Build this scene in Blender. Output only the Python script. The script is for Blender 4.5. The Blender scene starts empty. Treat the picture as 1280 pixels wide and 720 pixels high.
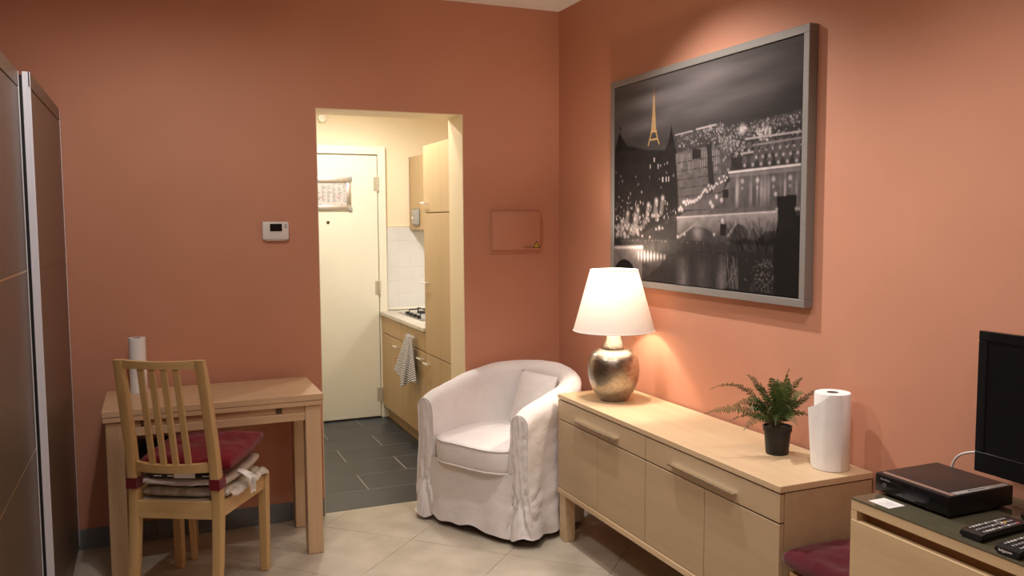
import bpy, bmesh, math, random
import numpy as np
from mathutils import Vector, Matrix, noise

random.seed(7)
SC = bpy.context.scene
COL = SC.collection
PI = math.pi
R = math.radians

# ------------------------------------------------------------------ camera
cam_d = bpy.data.cameras.new('camera')
cam_d.sensor_width = 36.0
cam_d.lens = 1058.4 * 36.0 / 1280.0
cam_d.clip_start = 0.02
cam = bpy.data.objects.new('camera', cam_d)
COL.objects.link(cam)
c_r = Vector((0.92019159, -0.39142803, -0.00561572))
c_u = Vector((0.03600507, 0.07034089, 0.99687301))
c_f = Vector((0.38980903, 0.91751635, -0.07882049))
cam.matrix_world = Matrix(((c_r.x, c_u.x, -c_f.x, -2.2219), (c_r.y, c_u.y, -c_f.y, -4.5117),
                           (c_r.z, c_u.z, -c_f.z, 1.5818), (0, 0, 0, 1)))
SC.camera = cam

# ------------------------------------------------------------------ world, exposure, lights
SC.view_settings.view_transform = 'Standard'
SC.view_settings.look = 'None'
SC.view_settings.gamma = 1.0
SC.view_settings.use_curve_mapping = False
SC.view_settings.exposure = 0.08
w = bpy.data.worlds.new('night')
w.use_nodes = True
w.node_tree.nodes['Background'].inputs[0].default_value = (0.01, 0.012, 0.02, 1)
w.node_tree.nodes['Background'].inputs[1].default_value = 0.3
SC.world = w
SC.cycles.use_denoising = True
SC.cycles.max_bounces = 10
SC.cycles.diffuse_bounces = 6
SC.cycles.sample_clamp_indirect = 6.0

HC = 2.79          # ceiling height
HK = 2.62          # kitchen ceiling height
WARM = (1.0, 0.94, 0.89)


def spot(loc, target, power, angle=110, blend=0.9, rad=0.03, color=WARM):
    d = bpy.data.lights.new('spot_light', 'SPOT')
    d.energy = power
    d.spot_size = R(angle)
    d.spot_blend = blend
    d.shadow_soft_size = rad
    d.color = color
    o = bpy.data.objects.new('spot_light', d)
    COL.objects.link(o)
    o.location = loc
    o.rotation_euler = (Vector(target) - Vector(loc)).to_track_quat('-Z', 'Y').to_euler()
    return o


def disc(loc, power, size, color=WARM):
    d = bpy.data.lights.new('disc_light', 'AREA')
    d.shape = 'DISK'
    d.size = size
    d.energy = power
    d.color = color
    o = bpy.data.objects.new('disc_light', d)
    COL.objects.link(o)
    o.location = loc
    return o


SPOTS = [((-0.70, -1.38, HC - 0.05), (-0.20, -1.70, 0.74), 120, 110, 1.0),
         ((-0.95, -3.05, HC - 0.05), (-0.40, -2.75, 0.0), 62, 110),
         ((-2.10, -1.45, HC - 0.05), (-2.15, -1.30, 0.0), 35, 174, 0.55)]  # last spot is added overhead fill for the table and left wall
for s in SPOTS:
    spot(*s)
FILL_DISCS = [((-1.95, -2.55, HC - 0.075), 10, 0.32), ((-2.3, -5.0, HC - 0.075), 8, 0.32)]  # unseen discs added to lift the room's ambient light
for s in FILL_DISCS:
    disc(*s)
KSPOTS = [((-0.80, 0.54, HK - 0.05), (-0.97, 0.60, 0.0), 22, 165), ((-1.00, 1.10, HK - 0.05), (-0.92, 1.25, 0.0), 67, 172)]
for s in KSPOTS:
    spot(*s, 0.5, 0.035, (1, 0.95, 0.86))
hood = disc((0.0, 1.42, 1.50), 4, 0.12, (1, 0.95, 0.86))


# ------------------------------------------------------------------ materials
def new_mat(name):
    m = bpy.data.materials.new(name)
    m.use_nodes = True
    nt = m.node_tree
    return m, nt, nt.nodes['Principled BSDF']


def N(nt, t, **kw):
    n = nt.nodes.new(t)
    for k, v in kw.items():
        setattr(n, k, v)
    return n


def coords(nt, scale=(1, 1, 1), rot=(0, 0, 0), out='Object'):
    tc = N(nt, 'ShaderNodeTexCoord')
    mp = N(nt, 'ShaderNodeMapping')
    mp.inputs['Scale'].default_value = scale
    mp.inputs['Rotation'].default_value = rot
    nt.links.new(tc.outputs[out], mp.inputs['Vector'])
    return mp.outputs['Vector']


def ramp(nt, fac, stops):
    r = N(nt, 'ShaderNodeValToRGB')
    els = r.color_ramp.elements
    while len(els) < len(stops):
        els.new(0.5)
    for e, (p, c) in zip(els, stops):
        e.position = p
        e.color = (*c, 1)
    nt.links.new(fac, r.inputs[0])
    return r.outputs[0]


def bump(nt, bs, height, strength, dist):
    b = N(nt, 'ShaderNodeBump')
    b.inputs['Strength'].default_value = strength
    b.inputs['Distance'].default_value = dist
    nt.links.new(height, b.inputs['Height'])
    nt.links.new(b.outputs[0], bs.inputs['Normal'])


def mat_noise(name, c1, c2, scale=8, rough=0.5, bstr=0.1, bdist=0.002, bscale=200, metal=0.0, spec=0.5, detail=4,
              lo=0.35, hi=0.65):
    m, nt, bs = new_mat(name)
    v = coords(nt)
    n = N(nt, 'ShaderNodeTexNoise')
    n.inputs['Scale'].default_value = scale
    n.inputs['Detail'].default_value = detail
    nt.links.new(v, n.inputs['Vector'])
    nt.links.new(ramp(nt, n.outputs['Fac'], [(lo, c1), (hi, c2)]), bs.inputs['Base Color'])
    bs.inputs['Roughness'].default_value = rough
    bs.inputs['Metallic'].default_value = metal
    bs.inputs['Specular IOR Level'].default_value = spec
    if bstr:
        n2 = N(nt, 'ShaderNodeTexNoise')
        n2.inputs['Scale'].default_value = bscale
        n2.inputs['Detail'].default_value = 3
        nt.links.new(v, n2.inputs['Vector'])
        bump(nt, bs, n2.outputs['Fac'], bstr, bdist)
    return m


def mat_wood(name, c1, c2, axis='x', rough=0.42, s=1.0, spec=0.4, coat=0.0):
    m, nt, bs = new_mat(name)
    a, b = 1.6 * s, 34 * s
    sc = {'x': (a, b, b), 'y': (b, a, b), 'z': (b, b, a)}[axis]
    v = coords(nt, sc)
    n = N(nt, 'ShaderNodeTexNoise')
    n.inputs['Scale'].default_value = 1.0
    n.inputs['Detail'].default_value = 5
    n.inputs['Roughness'].default_value = 0.62
    n.inputs['Distortion'].default_value = 0.5
    nt.links.new(v, n.inputs['Vector'])
    v2 = coords(nt, tuple(x * 0.13 for x in sc))
    n2 = N(nt, 'ShaderNodeTexNoise')
    n2.inputs['Scale'].default_value = 1.0
    n2.inputs['Detail'].default_value = 2
    nt.links.new(v2, n2.inputs['Vector'])
    mx = N(nt, 'ShaderNodeMath', operation='ADD')
    nt.links.new(n.outputs['Fac'], mx.inputs[0])
    nt.links.new(n2.outputs['Fac'], mx.inputs[1])
    hf = N(nt, 'ShaderNodeMath', operation='MULTIPLY')
    nt.links.new(mx.outputs[0], hf.inputs[0])
    hf.inputs[1].default_value = 0.5
    nt.links.new(ramp(nt, hf.outputs[0], [(0.36, c1), (0.62, c2)]), bs.inputs['Base Color'])
    bs.inputs['Roughness'].default_value = rough
    bs.inputs['Specular IOR Level'].default_value = spec
    bs.inputs['Coat Weight'].default_value = coat
    bump(nt, bs, n.outputs['Fac'], 0.08, 0.001)
    return m


def mat_plain(name, c, rough=0.5, metal=0.0, spec=0.5, coat=0.0):
    m, nt, bs = new_mat(name)
    v = coords(nt, (60, 60, 60))
    n = N(nt, 'ShaderNodeTexNoise')
    nt.links.new(v, n.inputs['Vector'])
    c2 = tuple(min(1, x * 1.06 + 0.001) for x in c)
    c1 = tuple(x * 0.95 for x in c)
    nt.links.new(ramp(nt, n.outputs['Fac'], [(0.3, c1), (0.7, c2)]), bs.inputs['Base Color'])
    bs.inputs['Roughness'].default_value = rough
    bs.inputs['Metallic'].default_value = metal
    bs.inputs['Specular IOR Level'].default_value = spec
    bs.inputs['Coat Weight'].default_value = coat
    return m


def mat_fabric(name, c1, c2, weave=900, rough=0.9, bstr=0.15, sheen=0.2):
    m, nt, bs = new_mat(name)
    v = coords(nt)
    n = N(nt, 'ShaderNodeTexNoise')
    n.inputs['Scale'].default_value = 5
    nt.links.new(v, n.inputs['Vector'])
    nt.links.new(ramp(nt, n.outputs['Fac'], [(0.35, c1), (0.65, c2)]), bs.inputs['Base Color'])
    n2 = N(nt, 'ShaderNodeTexNoise')
    n2.inputs['Scale'].default_value = 22
    n2.inputs['Detail'].default_value = 3
    nt.links.new(v, n2.inputs['Vector'])
    n3 = N(nt, 'ShaderNodeTexNoise')
    n3.inputs['Scale'].default_value = weave
    nt.links.new(v, n3.inputs['Vector'])
    ad = N(nt, 'ShaderNodeMath', operation='MULTIPLY_ADD')
    nt.links.new(n3.outputs['Fac'], ad.inputs[0])
    ad.inputs[1].default_value = 0.12
    nt.links.new(n2.outputs['Fac'], ad.inputs[2])
    bump(nt, bs, ad.outputs[0], bstr, 0.01)
    bs.inputs['Roughness'].default_value = rough
    bs.inputs['Specular IOR Level'].default_value = 0.2
    bs.inputs['Sheen Weight'].default_value = sheen
    return m


def mat_brushed(name, c, axis='z', rough=0.3, metal=1.0, spec=0.5, amount=0.12):
    m, nt, bs = new_mat(name)
    sc = {'x': (2, 300, 300), 'y': (300, 2, 300), 'z': (300, 300, 2)}[axis]
    v = coords(nt, sc)
    n = N(nt, 'ShaderNodeTexNoise')
    n.inputs['Scale'].default_value = 1
    n.inputs['Detail'].default_value = 3
    nt.links.new(v, n.inputs['Vector'])
    c1 = tuple(x * (1 - amount) for x in c)
    c2 = tuple(min(1, x * (1 + amount)) for x in c)
    nt.links.new(ramp(nt, n.outputs['Fac'], [(0.3, c1), (0.7, c2)]), bs.inputs['Base Color'])
    bs.inputs['Metallic'].default_value = metal
    bs.inputs['Roughness'].default_value = rough
    bs.inputs['Specular IOR Level'].default_value = spec
    bump(nt, bs, n.outputs['Fac'], 0.1, 0.0004)
    return m


def mat_emit(name, c, strength):
    m, nt, bs = new_mat(name)
    bs.inputs['Base Color'].default_value = (*c, 1)
    bs.inputs['Emission Color'].default_value = (*c, 1)
    bs.inputs['Emission Strength'].default_value = strength
    return m


M = {}
M['orange'] = mat_noise('orange_wall_paint', (0.55, 0.258, 0.164), (0.575, 0.272, 0.174), 2.5, 0.62, 0.12, 0.001, 160, spec=0.3)
M['cream'] = mat_noise('cream_wall_paint', (0.82, 0.71, 0.52), (0.85, 0.74, 0.55), 3, 0.6, 0.1, 0.001, 150, spec=0.3)
M['jamb'] = mat_noise('cream_gloss_paint', (0.80, 0.68, 0.46), (0.83, 0.71, 0.49), 3, 0.45, 0.05, 0.001, 90)
M['doorpaint'] = mat_noise('ivory_door_paint', (0.80, 0.78, 0.67), (0.83, 0.81, 0.70), 3, 0.4, 0.05, 0.001, 60)
M['white'] = mat_noise('white_ceiling_paint', (0.78, 0.74, 0.68), (0.82, 0.78, 0.72), 3, 0.8, 0.1, 0.001, 120)
M['tile'] = mat_noise('beige_floor_tile', (0.40, 0.345, 0.27), (0.52, 0.455, 0.365), 5.5, 0.36, 0.03, 0.0006, 30, detail=7)
M['grout'] = mat_plain('brown_grout', (0.18, 0.14, 0.10), 0.9)
M['slate'] = mat_noise('dark_grey_floor_tile', (0.036, 0.043, 0.052), (0.050, 0.059, 0.070), 3.5, 0.33, 0.05, 0.0006, 60, detail=6)
M['grout_light'] = mat_plain('pale_grout', (0.62, 0.61, 0.57), 0.9)
M['skirting'] = mat_noise('blue_grey_skirting_tile', (0.13, 0.145, 0.155), (0.175, 0.19, 0.20), 8, 0.35, 0.03, 0.0005, 50)
M['walltile'] = mat_noise('white_wall_tile', (0.68, 0.68, 0.675), (0.72, 0.72, 0.715), 4, 0.2, 0.03, 0.0006, 30)
M['walltile_grout'] = mat_plain('white_grout', (0.82, 0.80, 0.74), 0.9)
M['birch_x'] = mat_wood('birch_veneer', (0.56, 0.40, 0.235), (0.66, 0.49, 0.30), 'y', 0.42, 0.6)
M['birch_shaded'] = mat_wood('birch_front_shaded', (0.43, 0.308, 0.182), (0.505, 0.374, 0.228), 'y', 0.42, 0.5)  # same birch darkened: shade of front and ends put into the colour
M['oak'] = mat_wood('oak_veneer', (0.55, 0.39, 0.21), (0.70, 0.53, 0.31), 'y', 0.45, 0.35)
M['beech_x'] = mat_wood('beech_top', (0.56, 0.375, 0.22), (0.68, 0.475, 0.295), 'x', 0.42, 0.8)
M['beech_z'] = mat_wood('beech_leg', (0.54, 0.365, 0.21), (0.65, 0.455, 0.28), 'z', 0.45, 0.8)
M['beech_dark'] = mat_plain('dark_end_wood', (0.10, 0.055, 0.025), 0.6)
M['chair_z'] = mat_wood('chair_birch', (0.55, 0.36, 0.155), (0.66, 0.45, 0.21), 'z', 0.42, 0.9)
M['chair_x'] = mat_wood('chair_birch_rail', (0.55, 0.36, 0.155), (0.66, 0.45, 0.21), 'x', 0.42, 0.9)
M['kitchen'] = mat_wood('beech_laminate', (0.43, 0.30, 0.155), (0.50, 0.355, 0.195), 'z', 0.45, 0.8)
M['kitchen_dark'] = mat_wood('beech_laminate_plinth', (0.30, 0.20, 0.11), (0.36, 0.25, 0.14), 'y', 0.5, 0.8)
M['gap'] = mat_plain('dark_gap', (0.02, 0.016, 0.012), 0.9)
M['alu'] = mat_brushed('brushed_aluminium', (0.72, 0.71, 0.70), 'z', 0.35)
M['handle_polished'] = mat_plain('polished_handle', (0.86, 0.83, 0.79), 0.07, 1.0)
M['handle_alu'] = mat_brushed('satin_handle', (0.60, 0.56, 0.51), 'y', 0.25)
M['alu_white'] = mat_brushed('pale_aluminium', (0.84, 0.86, 0.95), 'z', 0.5, metal=0.15, amount=0.04)
M['frame'] = mat_brushed('grey_metal_frame', (0.24, 0.225, 0.21), 'y', 0.5, metal=0.25, amount=0.06)
M['chrome'] = mat_plain('chrome', (0.8, 0.78, 0.74), 0.18, 1.0)
M['handle_white'] = mat_plain('pale_metal_handle', (0.80, 0.77, 0.70), 0.3, 0.4)
M['hinge'] = mat_plain('painted_hinge', (0.55, 0.50, 0.40), 0.35, 0.3)
M['peephole'] = mat_plain('dark_bronze', (0.10, 0.08, 0.06), 0.35, 0.8)
M['brass'] = mat_plain('pale_brass', (0.75, 0.66, 0.45), 0.3, 1.0)
M['wardrobe'] = mat_brushed('brown_grey_wardrobe_foil', (0.125, 0.093, 0.070), 'z', 0.34, metal=0.25, amount=0.10)
M['wardrobe_rail'] = mat_brushed('brown_wardrobe_frame', (0.14, 0.098, 0.070), 'z', 0.4, metal=0.2, amount=0.08)
M['black'] = mat_plain('black_plastic', (0.012, 0.012, 0.013), 0.35)
M['black_gloss'] = mat_plain('glossy_black_plastic', (0.008, 0.008, 0.009), 0.08)
M['black_matte'] = mat_plain('matt_black', (0.012, 0.012, 0.012), 0.8)
M['screen'] = mat_plain('black_screen', (0.006, 0.006, 0.008), 0.22)
M['grey_plastic'] = mat_plain('grey_plastic', (0.33, 0.33, 0.33), 0.35)
M['silver_plastic'] = mat_plain('silver_plastic', (0.50, 0.45, 0.41), 0.25, 0.7)
M['white_plastic'] = mat_plain('white_plastic', (0.72, 0.70, 0.66), 0.4)
M['paper'] = mat_noise('white_paper', (0.83, 0.82, 0.80), (0.87, 0.86, 0.84), 30, 0.9, 0.35, 0.002, 240)
M['card'] = mat_plain('white_card', (0.85, 0.84, 0.82), 0.6)
M['notice'] = mat_plain('off_white_notice', (0.60, 0.565, 0.545), 0.6)
M['ink'] = mat_plain('dark_ink', (0.03, 0.03, 0.035), 0.6)
M['ink_red'] = mat_plain('red_ink', (0.55, 0.12, 0.10), 0.6)
M['ink_grey'] = mat_plain('grey_ink', (0.24, 0.23, 0.24), 0.6)
M['yellow'] = mat_plain('warning_yellow', (0.75, 0.48, 0.04), 0.5)
M['cover'] = mat_fabric('white_cotton_cover', (0.755, 0.715, 0.70), (0.795, 0.755, 0.74), 900, 0.92, 0.35)
M['red'] = mat_fabric('red_cushion_cloth', (0.125, 0.004, 0.009), (0.165, 0.005, 0.013), 900, 0.9, 0.3)
M['magenta'] = mat_fabric('crimson_cushion_cloth', (0.075, 0.004, 0.010), (0.105, 0.006, 0.015), 900, 0.9, 0.3)
M['pad'] = mat_fabric('beige_pad_cloth', (0.50, 0.43, 0.35), (0.56, 0.49, 0.41), 700, 0.9, 0.3)
M['plastic_wrap'] = mat_noise('crinkled_clear_wrap', (0.50, 0.44, 0.37), (0.72, 0.67, 0.60), 30, 0.22, 0.9, 0.01, 35)
M['black_cloth'] = mat_fabric('black_cloth', (0.015, 0.014, 0.016), (0.025, 0.022, 0.024), 700, 0.9, 0.3)
M['pot'] = mat_plain('black_pot', (0.012, 0.012, 0.012), 0.5)
M['soil'] = mat_noise('dark_soil', (0.02, 0.014, 0.008), (0.05, 0.035, 0.02), 90, 0.95, 0.8, 0.006, 120)
M['fern'] = mat_noise('fern_green', (0.026, 0.062, 0.013), (0.068, 0.128, 0.030), 14, 0.5, 0.1, 0.001, 200)
M['fern_tip'] = mat_noise('fern_olive', (0.07, 0.115, 0.022), (0.13, 0.18, 0.04), 14, 0.5, 0.1, 0.001, 200)
M['rachis'] = mat_plain('fern_stem', (0.12, 0.10, 0.035), 0.6)
M['steel'] = mat_plain('hob_steel', (0.42, 0.41, 0.40), 0.3, 0.9)
M['worktop'] = mat_noise('speckled_worktop', (0.46, 0.43, 0.38), (0.66, 0.62, 0.55), 40, 0.35, 0.05, 0.001, 80, detail=8)
M['bulb'] = mat_emit('bulb_glow', (1.0, 0.80, 0.55), 12.0)
M['lampglass'] = mat_emit('spot_glow', (1.0, 0.86, 0.70), 6.0)


def make_special_mats():
    # glass over wood
    m, nt, bs = new_mat('dark_tinted_glass')
    v = coords(nt, (3, 3, 3))
    n = N(nt, 'ShaderNodeTexNoise')
    nt.links.new(v, n.inputs['Vector'])
    nt.links.new(ramp(nt, n.outputs['Fac'], [(0.3, (0.095, 0.086, 0.054)), (0.7, (0.11, 0.098, 0.063))]), bs.inputs['Base Color'])
    bs.inputs['Roughness'].default_value = 0.06
    bs.inputs['Specular IOR Level'].default_value = 0.6
    M['glass'] = m
    # lamp shade: thin cloth, lets light through
    m, nt, bs = new_mat('cream_lampshade_cloth')
    bs.inputs['Base Color'].default_value = (0.74, 0.69, 0.64, 1)
    bs.inputs['Roughness'].default_value = 0.95
    tr = N(nt, 'ShaderNodeBsdfTranslucent')
    v = coords(nt, (120, 120, 120))
    n = N(nt, 'ShaderNodeTexNoise')
    nt.links.new(v, n.inputs['Vector'])
    nt.links.new(ramp(nt, n.outputs['Fac'], [(0.3, (0.46, 0.39, 0.33)), (0.7, (0.52, 0.45, 0.39))]), tr.inputs['Color'])
    mx = N(nt, 'ShaderNodeMixShader')
    mx.inputs[0].default_value = 0.12
    out = nt.nodes['Material Output']
    nt.links.new(bs.outputs[0], mx.inputs[1])
    nt.links.new(tr.outputs[0], mx.inputs[2])
    nt.links.new(mx.outputs[0], out.inputs['Surface'])
    M['shade'] = m
    # hammered nickel
    m, nt, bs = new_mat('hammered_nickel')
    v = coords(nt, (55, 55, 160))
    vo = N(nt, 'ShaderNodeTexNoise')
    vo.inputs['Scale'].default_value = 1.0
    vo.inputs['Detail'].default_value = 3
    nt.links.new(v, vo.inputs['Vector'])
    nt.links.new(ramp(nt, vo.outputs['Fac'], [(0.35, (0.33, 0.29, 0.24)), (0.65, (0.50, 0.45, 0.385))]), bs.inputs['Base Color'])
    bs.inputs['Metallic'].default_value = 1.0
    bs.inputs['Roughness'].default_value = 0.30
    bump(nt, bs, vo.outputs['Fac'], 0.35, 0.003)
    M['nickel'] = m
    # checked kitchen towel (UV)
    m, nt, bs = new_mat('checked_towel_cloth')
    v = coords(nt, (1, 1, 1), out='UV')
    ck = N(nt, 'ShaderNodeTexChecker')
    ck.inputs['Scale'].default_value = 44
    ck.inputs['Color1'].default_value = (0.05, 0.05, 0.06, 1)
    ck.inputs['Color2'].default_value = (0.72, 0.70, 0.68, 1)
    nt.links.new(v, ck.inputs['Vector'])
    nt.links.new(ck.outputs[0], bs.inputs['Base Color'])
    bs.inputs['Roughness'].default_value = 0.95
    M['check'] = m
    # colour print on paper (colour attribute holds the flat print)
    m, nt, bs = new_mat('photo_print')
    at = N(nt, 'ShaderNodeVertexColor', layer_name='print')
    v = coords(nt, (400, 400, 400))
    n = N(nt, 'ShaderNodeTexNoise')
    nt.links.new(v, n.inputs['Vector'])
    mx = N(nt, 'ShaderNodeMix', data_type='RGBA', blend_type='MULTIPLY')
    mx.inputs[0].default_value = 0.25
    nt.links.new(at.outputs[0], mx.inputs[6])
    nt.links.new(ramp(nt, n.outputs['Fac'], [(0.3, (0.7, 0.7, 0.7)), (0.7, (1, 1, 1))]), mx.inputs[7])
    nt.links.new(mx.outputs[2], bs.inputs['Base Color'])
    bs.inputs['Roughness'].default_value = 0.65
    bs.inputs['Specular IOR Level'].default_value = 0.08
    M['print'] = m


make_special_mats()


# ------------------------------------------------------------------ mesh helpers
def box(bm, x0, x1, y0, y1, z0, z1, bev=0.0, seg=1, mat=0):
    vs = [bm.verts.new(p) for p in ((x0, y0, z0), (x1, y0, z0), (x1, y1, z0), (x0, y1, z0),
                                    (x0, y0, z1), (x1, y0, z1), (x1, y1, z1), (x0, y1, z1))]
    fs = [bm.faces.new([vs[i] for i in f]) for f in
          ((0, 3, 2, 1), (4, 5, 6, 7), (0, 1, 5, 4), (1, 2, 6, 5), (2, 3, 7, 6), (3, 0, 4, 7))]
    for f in fs:
        f.material_index = mat
    if bev > 0:
        es = {e for f in fs for e in f.edges}
        bmesh.ops.bevel(bm, geom=list(es), offset=bev, segments=seg, profile=0.5, affect='EDGES')
    return vs


def BX(*a, **k):
    bm = bmesh.new()
    box(bm, *a, **k)
    return bm


def hexa(bm, bot, top, bev=0.0):
    """a beam with a quad at each end (lists of four points in matching order)"""
    vs = [bm.verts.new(p) for p in list(bot) + list(top)]
    fs = [bm.faces.new([vs[i] for i in f]) for f in
          ((0, 3, 2, 1), (4, 5, 6, 7), (0, 1, 5, 4), (1, 2, 6, 5), (2, 3, 7, 6), (3, 0, 4, 7))]
    if bev > 0:
        es = {e for f in fs for e in f.edges}
        bmesh.ops.bevel(bm, geom=list(es), offset=bev, segments=1, profile=0.5, affect='EDGES')


def grid(bm, pts, close_u=False, close_v=False, uv=False, mat=0):
    """pts[i][j] -> quads; returns the vertex rows"""
    rows = [[bm.verts.new(p) for p in r] for r in pts]
    nu, nv = len(rows), len(rows[0])
    lay = bm.loops.layers.uv.verify() if uv else None
    for i in range(nu if close_u else nu - 1):
        for j in range(nv if close_v else nv - 1):
            a, b = rows[i][j], rows[(i + 1) % nu][j]
            c, d = rows[(i + 1) % nu][(j + 1) % nv], rows[i][(j + 1) % nv]
            try:
                f = bm.faces.new((a, b, c, d))
            except ValueError:
                continue
            f.material_index = mat
            if uv:
                for l, (ii, jj) in zip(f.loops, ((i, j), (i + 1, j), (i + 1, j + 1), (i, j + 1))):
                    l[lay].uv = (ii / nu, jj / nv)
    return rows


def lathe(bm, prof, n=32, c=(0, 0), cap0=True, cap1=True, mat=0):
    pts = [[(c[0] + r * math.cos(2 * PI * k / n), c[1] + r * math.sin(2 * PI * k / n), z) for k in range(n)] for r, z in prof]
    rows = grid(bm, pts, close_v=True, mat=mat)
    if cap0:
        bm.faces.new(rows[0])
    if cap1:
        bm.faces.new(rows[-1])
    return rows


def tube(bm, pts, rad, n=8, caps=True, mat=0):
    pts = [Vector(p) for p in pts]
    rads = rad if isinstance(rad, (list, tuple)) else [rad] * len(pts)
    t0 = (pts[1] - pts[0]).normalized()
    ref = Vector((0, 0, 1)) if abs(t0.z) < 0.9 else Vector((1, 0, 0))
    nrm = (ref - t0 * ref.dot(t0)).normalized()
    rows = []
    for i, p in enumerate(pts):
        t = (pts[min(i + 1, len(pts) - 1)] - pts[max(i - 1, 0)])
        if t.length < 1e-9:
            t = t0
        t.normalize()
        nrm = (nrm - t * nrm.dot(t)).normalized()
        b = t.cross(nrm)
        rows.append([p + (nrm * math.cos(2 * PI * k / n) + b * math.sin(2 * PI * k / n)) * rads[i] for k in range(n)])
    rr = grid(bm, rows, close_v=True, mat=mat)
    if caps:
        bm.faces.new(rr[0][::-1])
        bm.faces.new(rr[-1])


def bez(p0, p1, p2, n=12, p3=None):
    out = []
    for i in range(n + 1):
        t = i / n
        if p3 is None:
            out.append(Vector(p0) * (1 - t) ** 2 + Vector(p1) * 2 * t * (1 - t) + Vector(p2) * t * t)
        else:
            out.append(Vector(p0) * (1 - t) ** 3 + Vector(p1) * 3 * t * (1 - t) ** 2 + Vector(p2) * 3 * t * t * (1 - t) + Vector(p3) * t ** 3)
    return out


def obj(name, bm, mat, parent=None, smooth=None, subdiv=0, recalc=True):
    if recalc:
        bmesh.ops.recalc_face_normals(bm, faces=bm.faces[:])
    me = bpy.data.meshes.new(name)
    bm.to_mesh(me)
    bm.free()
    for m in (mat if isinstance(mat, (list, tuple)) else [mat]):
        me.materials.append(m)
    if smooth is not None:
        me.polygons.foreach_set('use_smooth', [True] * len(me.polygons))
        if smooth < 180:
            me.set_sharp_from_angle(angle=R(smooth))
    o = bpy.data.objects.new(name, me)
    COL.objects.link(o)
    if parent:
        o.parent = parent
    if subdiv:
        md = o.modifiers.new('sub', 'SUBSURF')
        md.levels = md.render_levels = subdiv
    return o


def tag(o, label, cat, group=None):
    o['label'] = label
    o['category'] = cat
    if group:
        o['group'] = group
    return o


def thing(name, label, cat, loc=(0, 0, 0), rz=0.0, group=None):
    o = bpy.data.objects.new(name, None)
    o.empty_display_size = 0.05
    COL.objects.link(o)
    o.location = loc
    o.rotation_euler = (0, 0, rz)
    return tag(o, label, cat, group)


def struct(name, bm, mat, parent=None, **k):
    o = obj(name, bm, mat, parent, **k)
    if not parent:
        o['kind'] = 'structure'
    return o


def text(name, s, size, mat, parent, loc, rot, depth=0.0003):
    cu = bpy.data.curves.new(name, 'FONT')
    cu.body = s
    cu.size = size
    cu.extrude = depth
    cu.align_x = 'LEFT'
    t = bpy.data.objects.new(name + '_curve', cu)
    COL.objects.link(t)
    dg = bpy.context.evaluated_depsgraph_get()
    me = bpy.data.meshes.new_from_object(t.evaluated_get(dg))
    bpy.data.objects.remove(t)
    me.materials.clear()
    me.materials.append(mat)
    o = bpy.data.objects.new(name, me)
    COL.objects.link(o)
    o.location = loc
    o.rotation_euler = rot
    if parent:
        o.parent = parent
    return o


def share(src, parent, loc=None, rot=None, scale=None, name=None):
    o = src.copy()
    if name:
        o.name = name
    COL.objects.link(o)
    o.parent = parent
    if loc is not None:
        o.location = loc
    if rot is not None:
        o.rotation_euler = rot
    if scale is not None:
        o.scale = scale
    return o


# ------------------------------------------------------------------ room shell
XL, YF = -3.26, -6.2            # left wall, wall behind the camera
DL, DR, DT = -1.412, -0.598, 2.176   # doorway
WT = 0.24                       # wall thickness
KY, KX0, KX1 = 2.18, -1.95, 0.09

bm = bmesh.new()
box(bm, XL, DL, 0, WT / 2, 0, HC)
box(bm, DR, 0.0, 0, WT / 2, 0, HC)
box(bm, DL, DR, 0, WT / 2, DT, HC)
struct('wall_back', bm, M['orange'])
bm = bmesh.new()
box(bm, KX0, DL, WT / 2, WT, 0, HK)
box(bm, DR, KX1, WT / 2, WT, 0, HK)
box(bm, DL, DR, WT / 2, WT, DT, HK)
struct('wall_kitchen_front', bm, M['cream'])
struct('wall_right', BX(0, 0.12, YF, 0.12, 0, HC), M['orange'])
struct('wall_left', BX(XL - 0.12, XL, YF, 0.12, 0, HC), M['orange'])
struct('wall_front', BX(XL, 0, YF - 0.12, YF, 0, HC), M['orange'])
struct('ceiling', BX(XL - 0.12, 0.12, YF - 0.12, WT / 2, HC, HC + 0.1), M['white'])
struct('wall_kitchen_back', BX(KX0 - 0.1, KX1 + 0.1, KY, KY + 0.1, 0, HK), M['cream'])
kwr = struct('wall_kitchen_right', BX(KX1, KX1 + 0.1, WT / 2, KY, 0, HK), M['cream'])
struct('wall_kitchen_left', BX(KX0 - 0.1, KX0, WT / 2, KY, 0, HK), M['cream'])
struct('ceiling_kitchen', BX(KX0 - 0.1, KX1 + 0.1, WT / 2, KY + 0.1, HK, HK + 0.1), M['white'])
# cream lining of the doorway
LT = 0.004
struct('trim_1', BX(DL, DL + LT, 0.0005, WT, 0, DT), M['jamb'])
struct('trim_2', BX(DR - LT, DR, 0.0005, WT, 0, DT), M['jamb'])
struct('trim_3', BX(DL + LT, DR - LT, 0.0005, WT, DT - LT, DT), M['jamb'])

# floors: grout bed with single tiles on it
TH = 0.008


def clip(poly, x0, x1, y0, y1):
    def cut(P, f, g):
        out = []
        for i in range(len(P)):
            a, b = P[i - 1], P[i]
            fa, fb = f(a), f(b)
            if fa >= 0:
                if fb >= 0:
                    out.append(b)
                else:
                    out.append(g(a, b, fa, fb))
            elif fb >= 0:
                out.append(g(a, b, fa, fb))
                out.append(b)
        return out
    g = lambda a, b, fa, fb: (a[0] + (b[0] - a[0]) * fa / (fa - fb), a[1] + (b[1] - a[1]) * fa / (fa - fb))
    for f in (lambda p: p[0] - x0, lambda p: x1 - p[0], lambda p: p[1] - y0, lambda p: y1 - p[1]):
        if len(poly) < 3:
            return []
        poly = cut(poly, f, g)
    return poly


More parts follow.
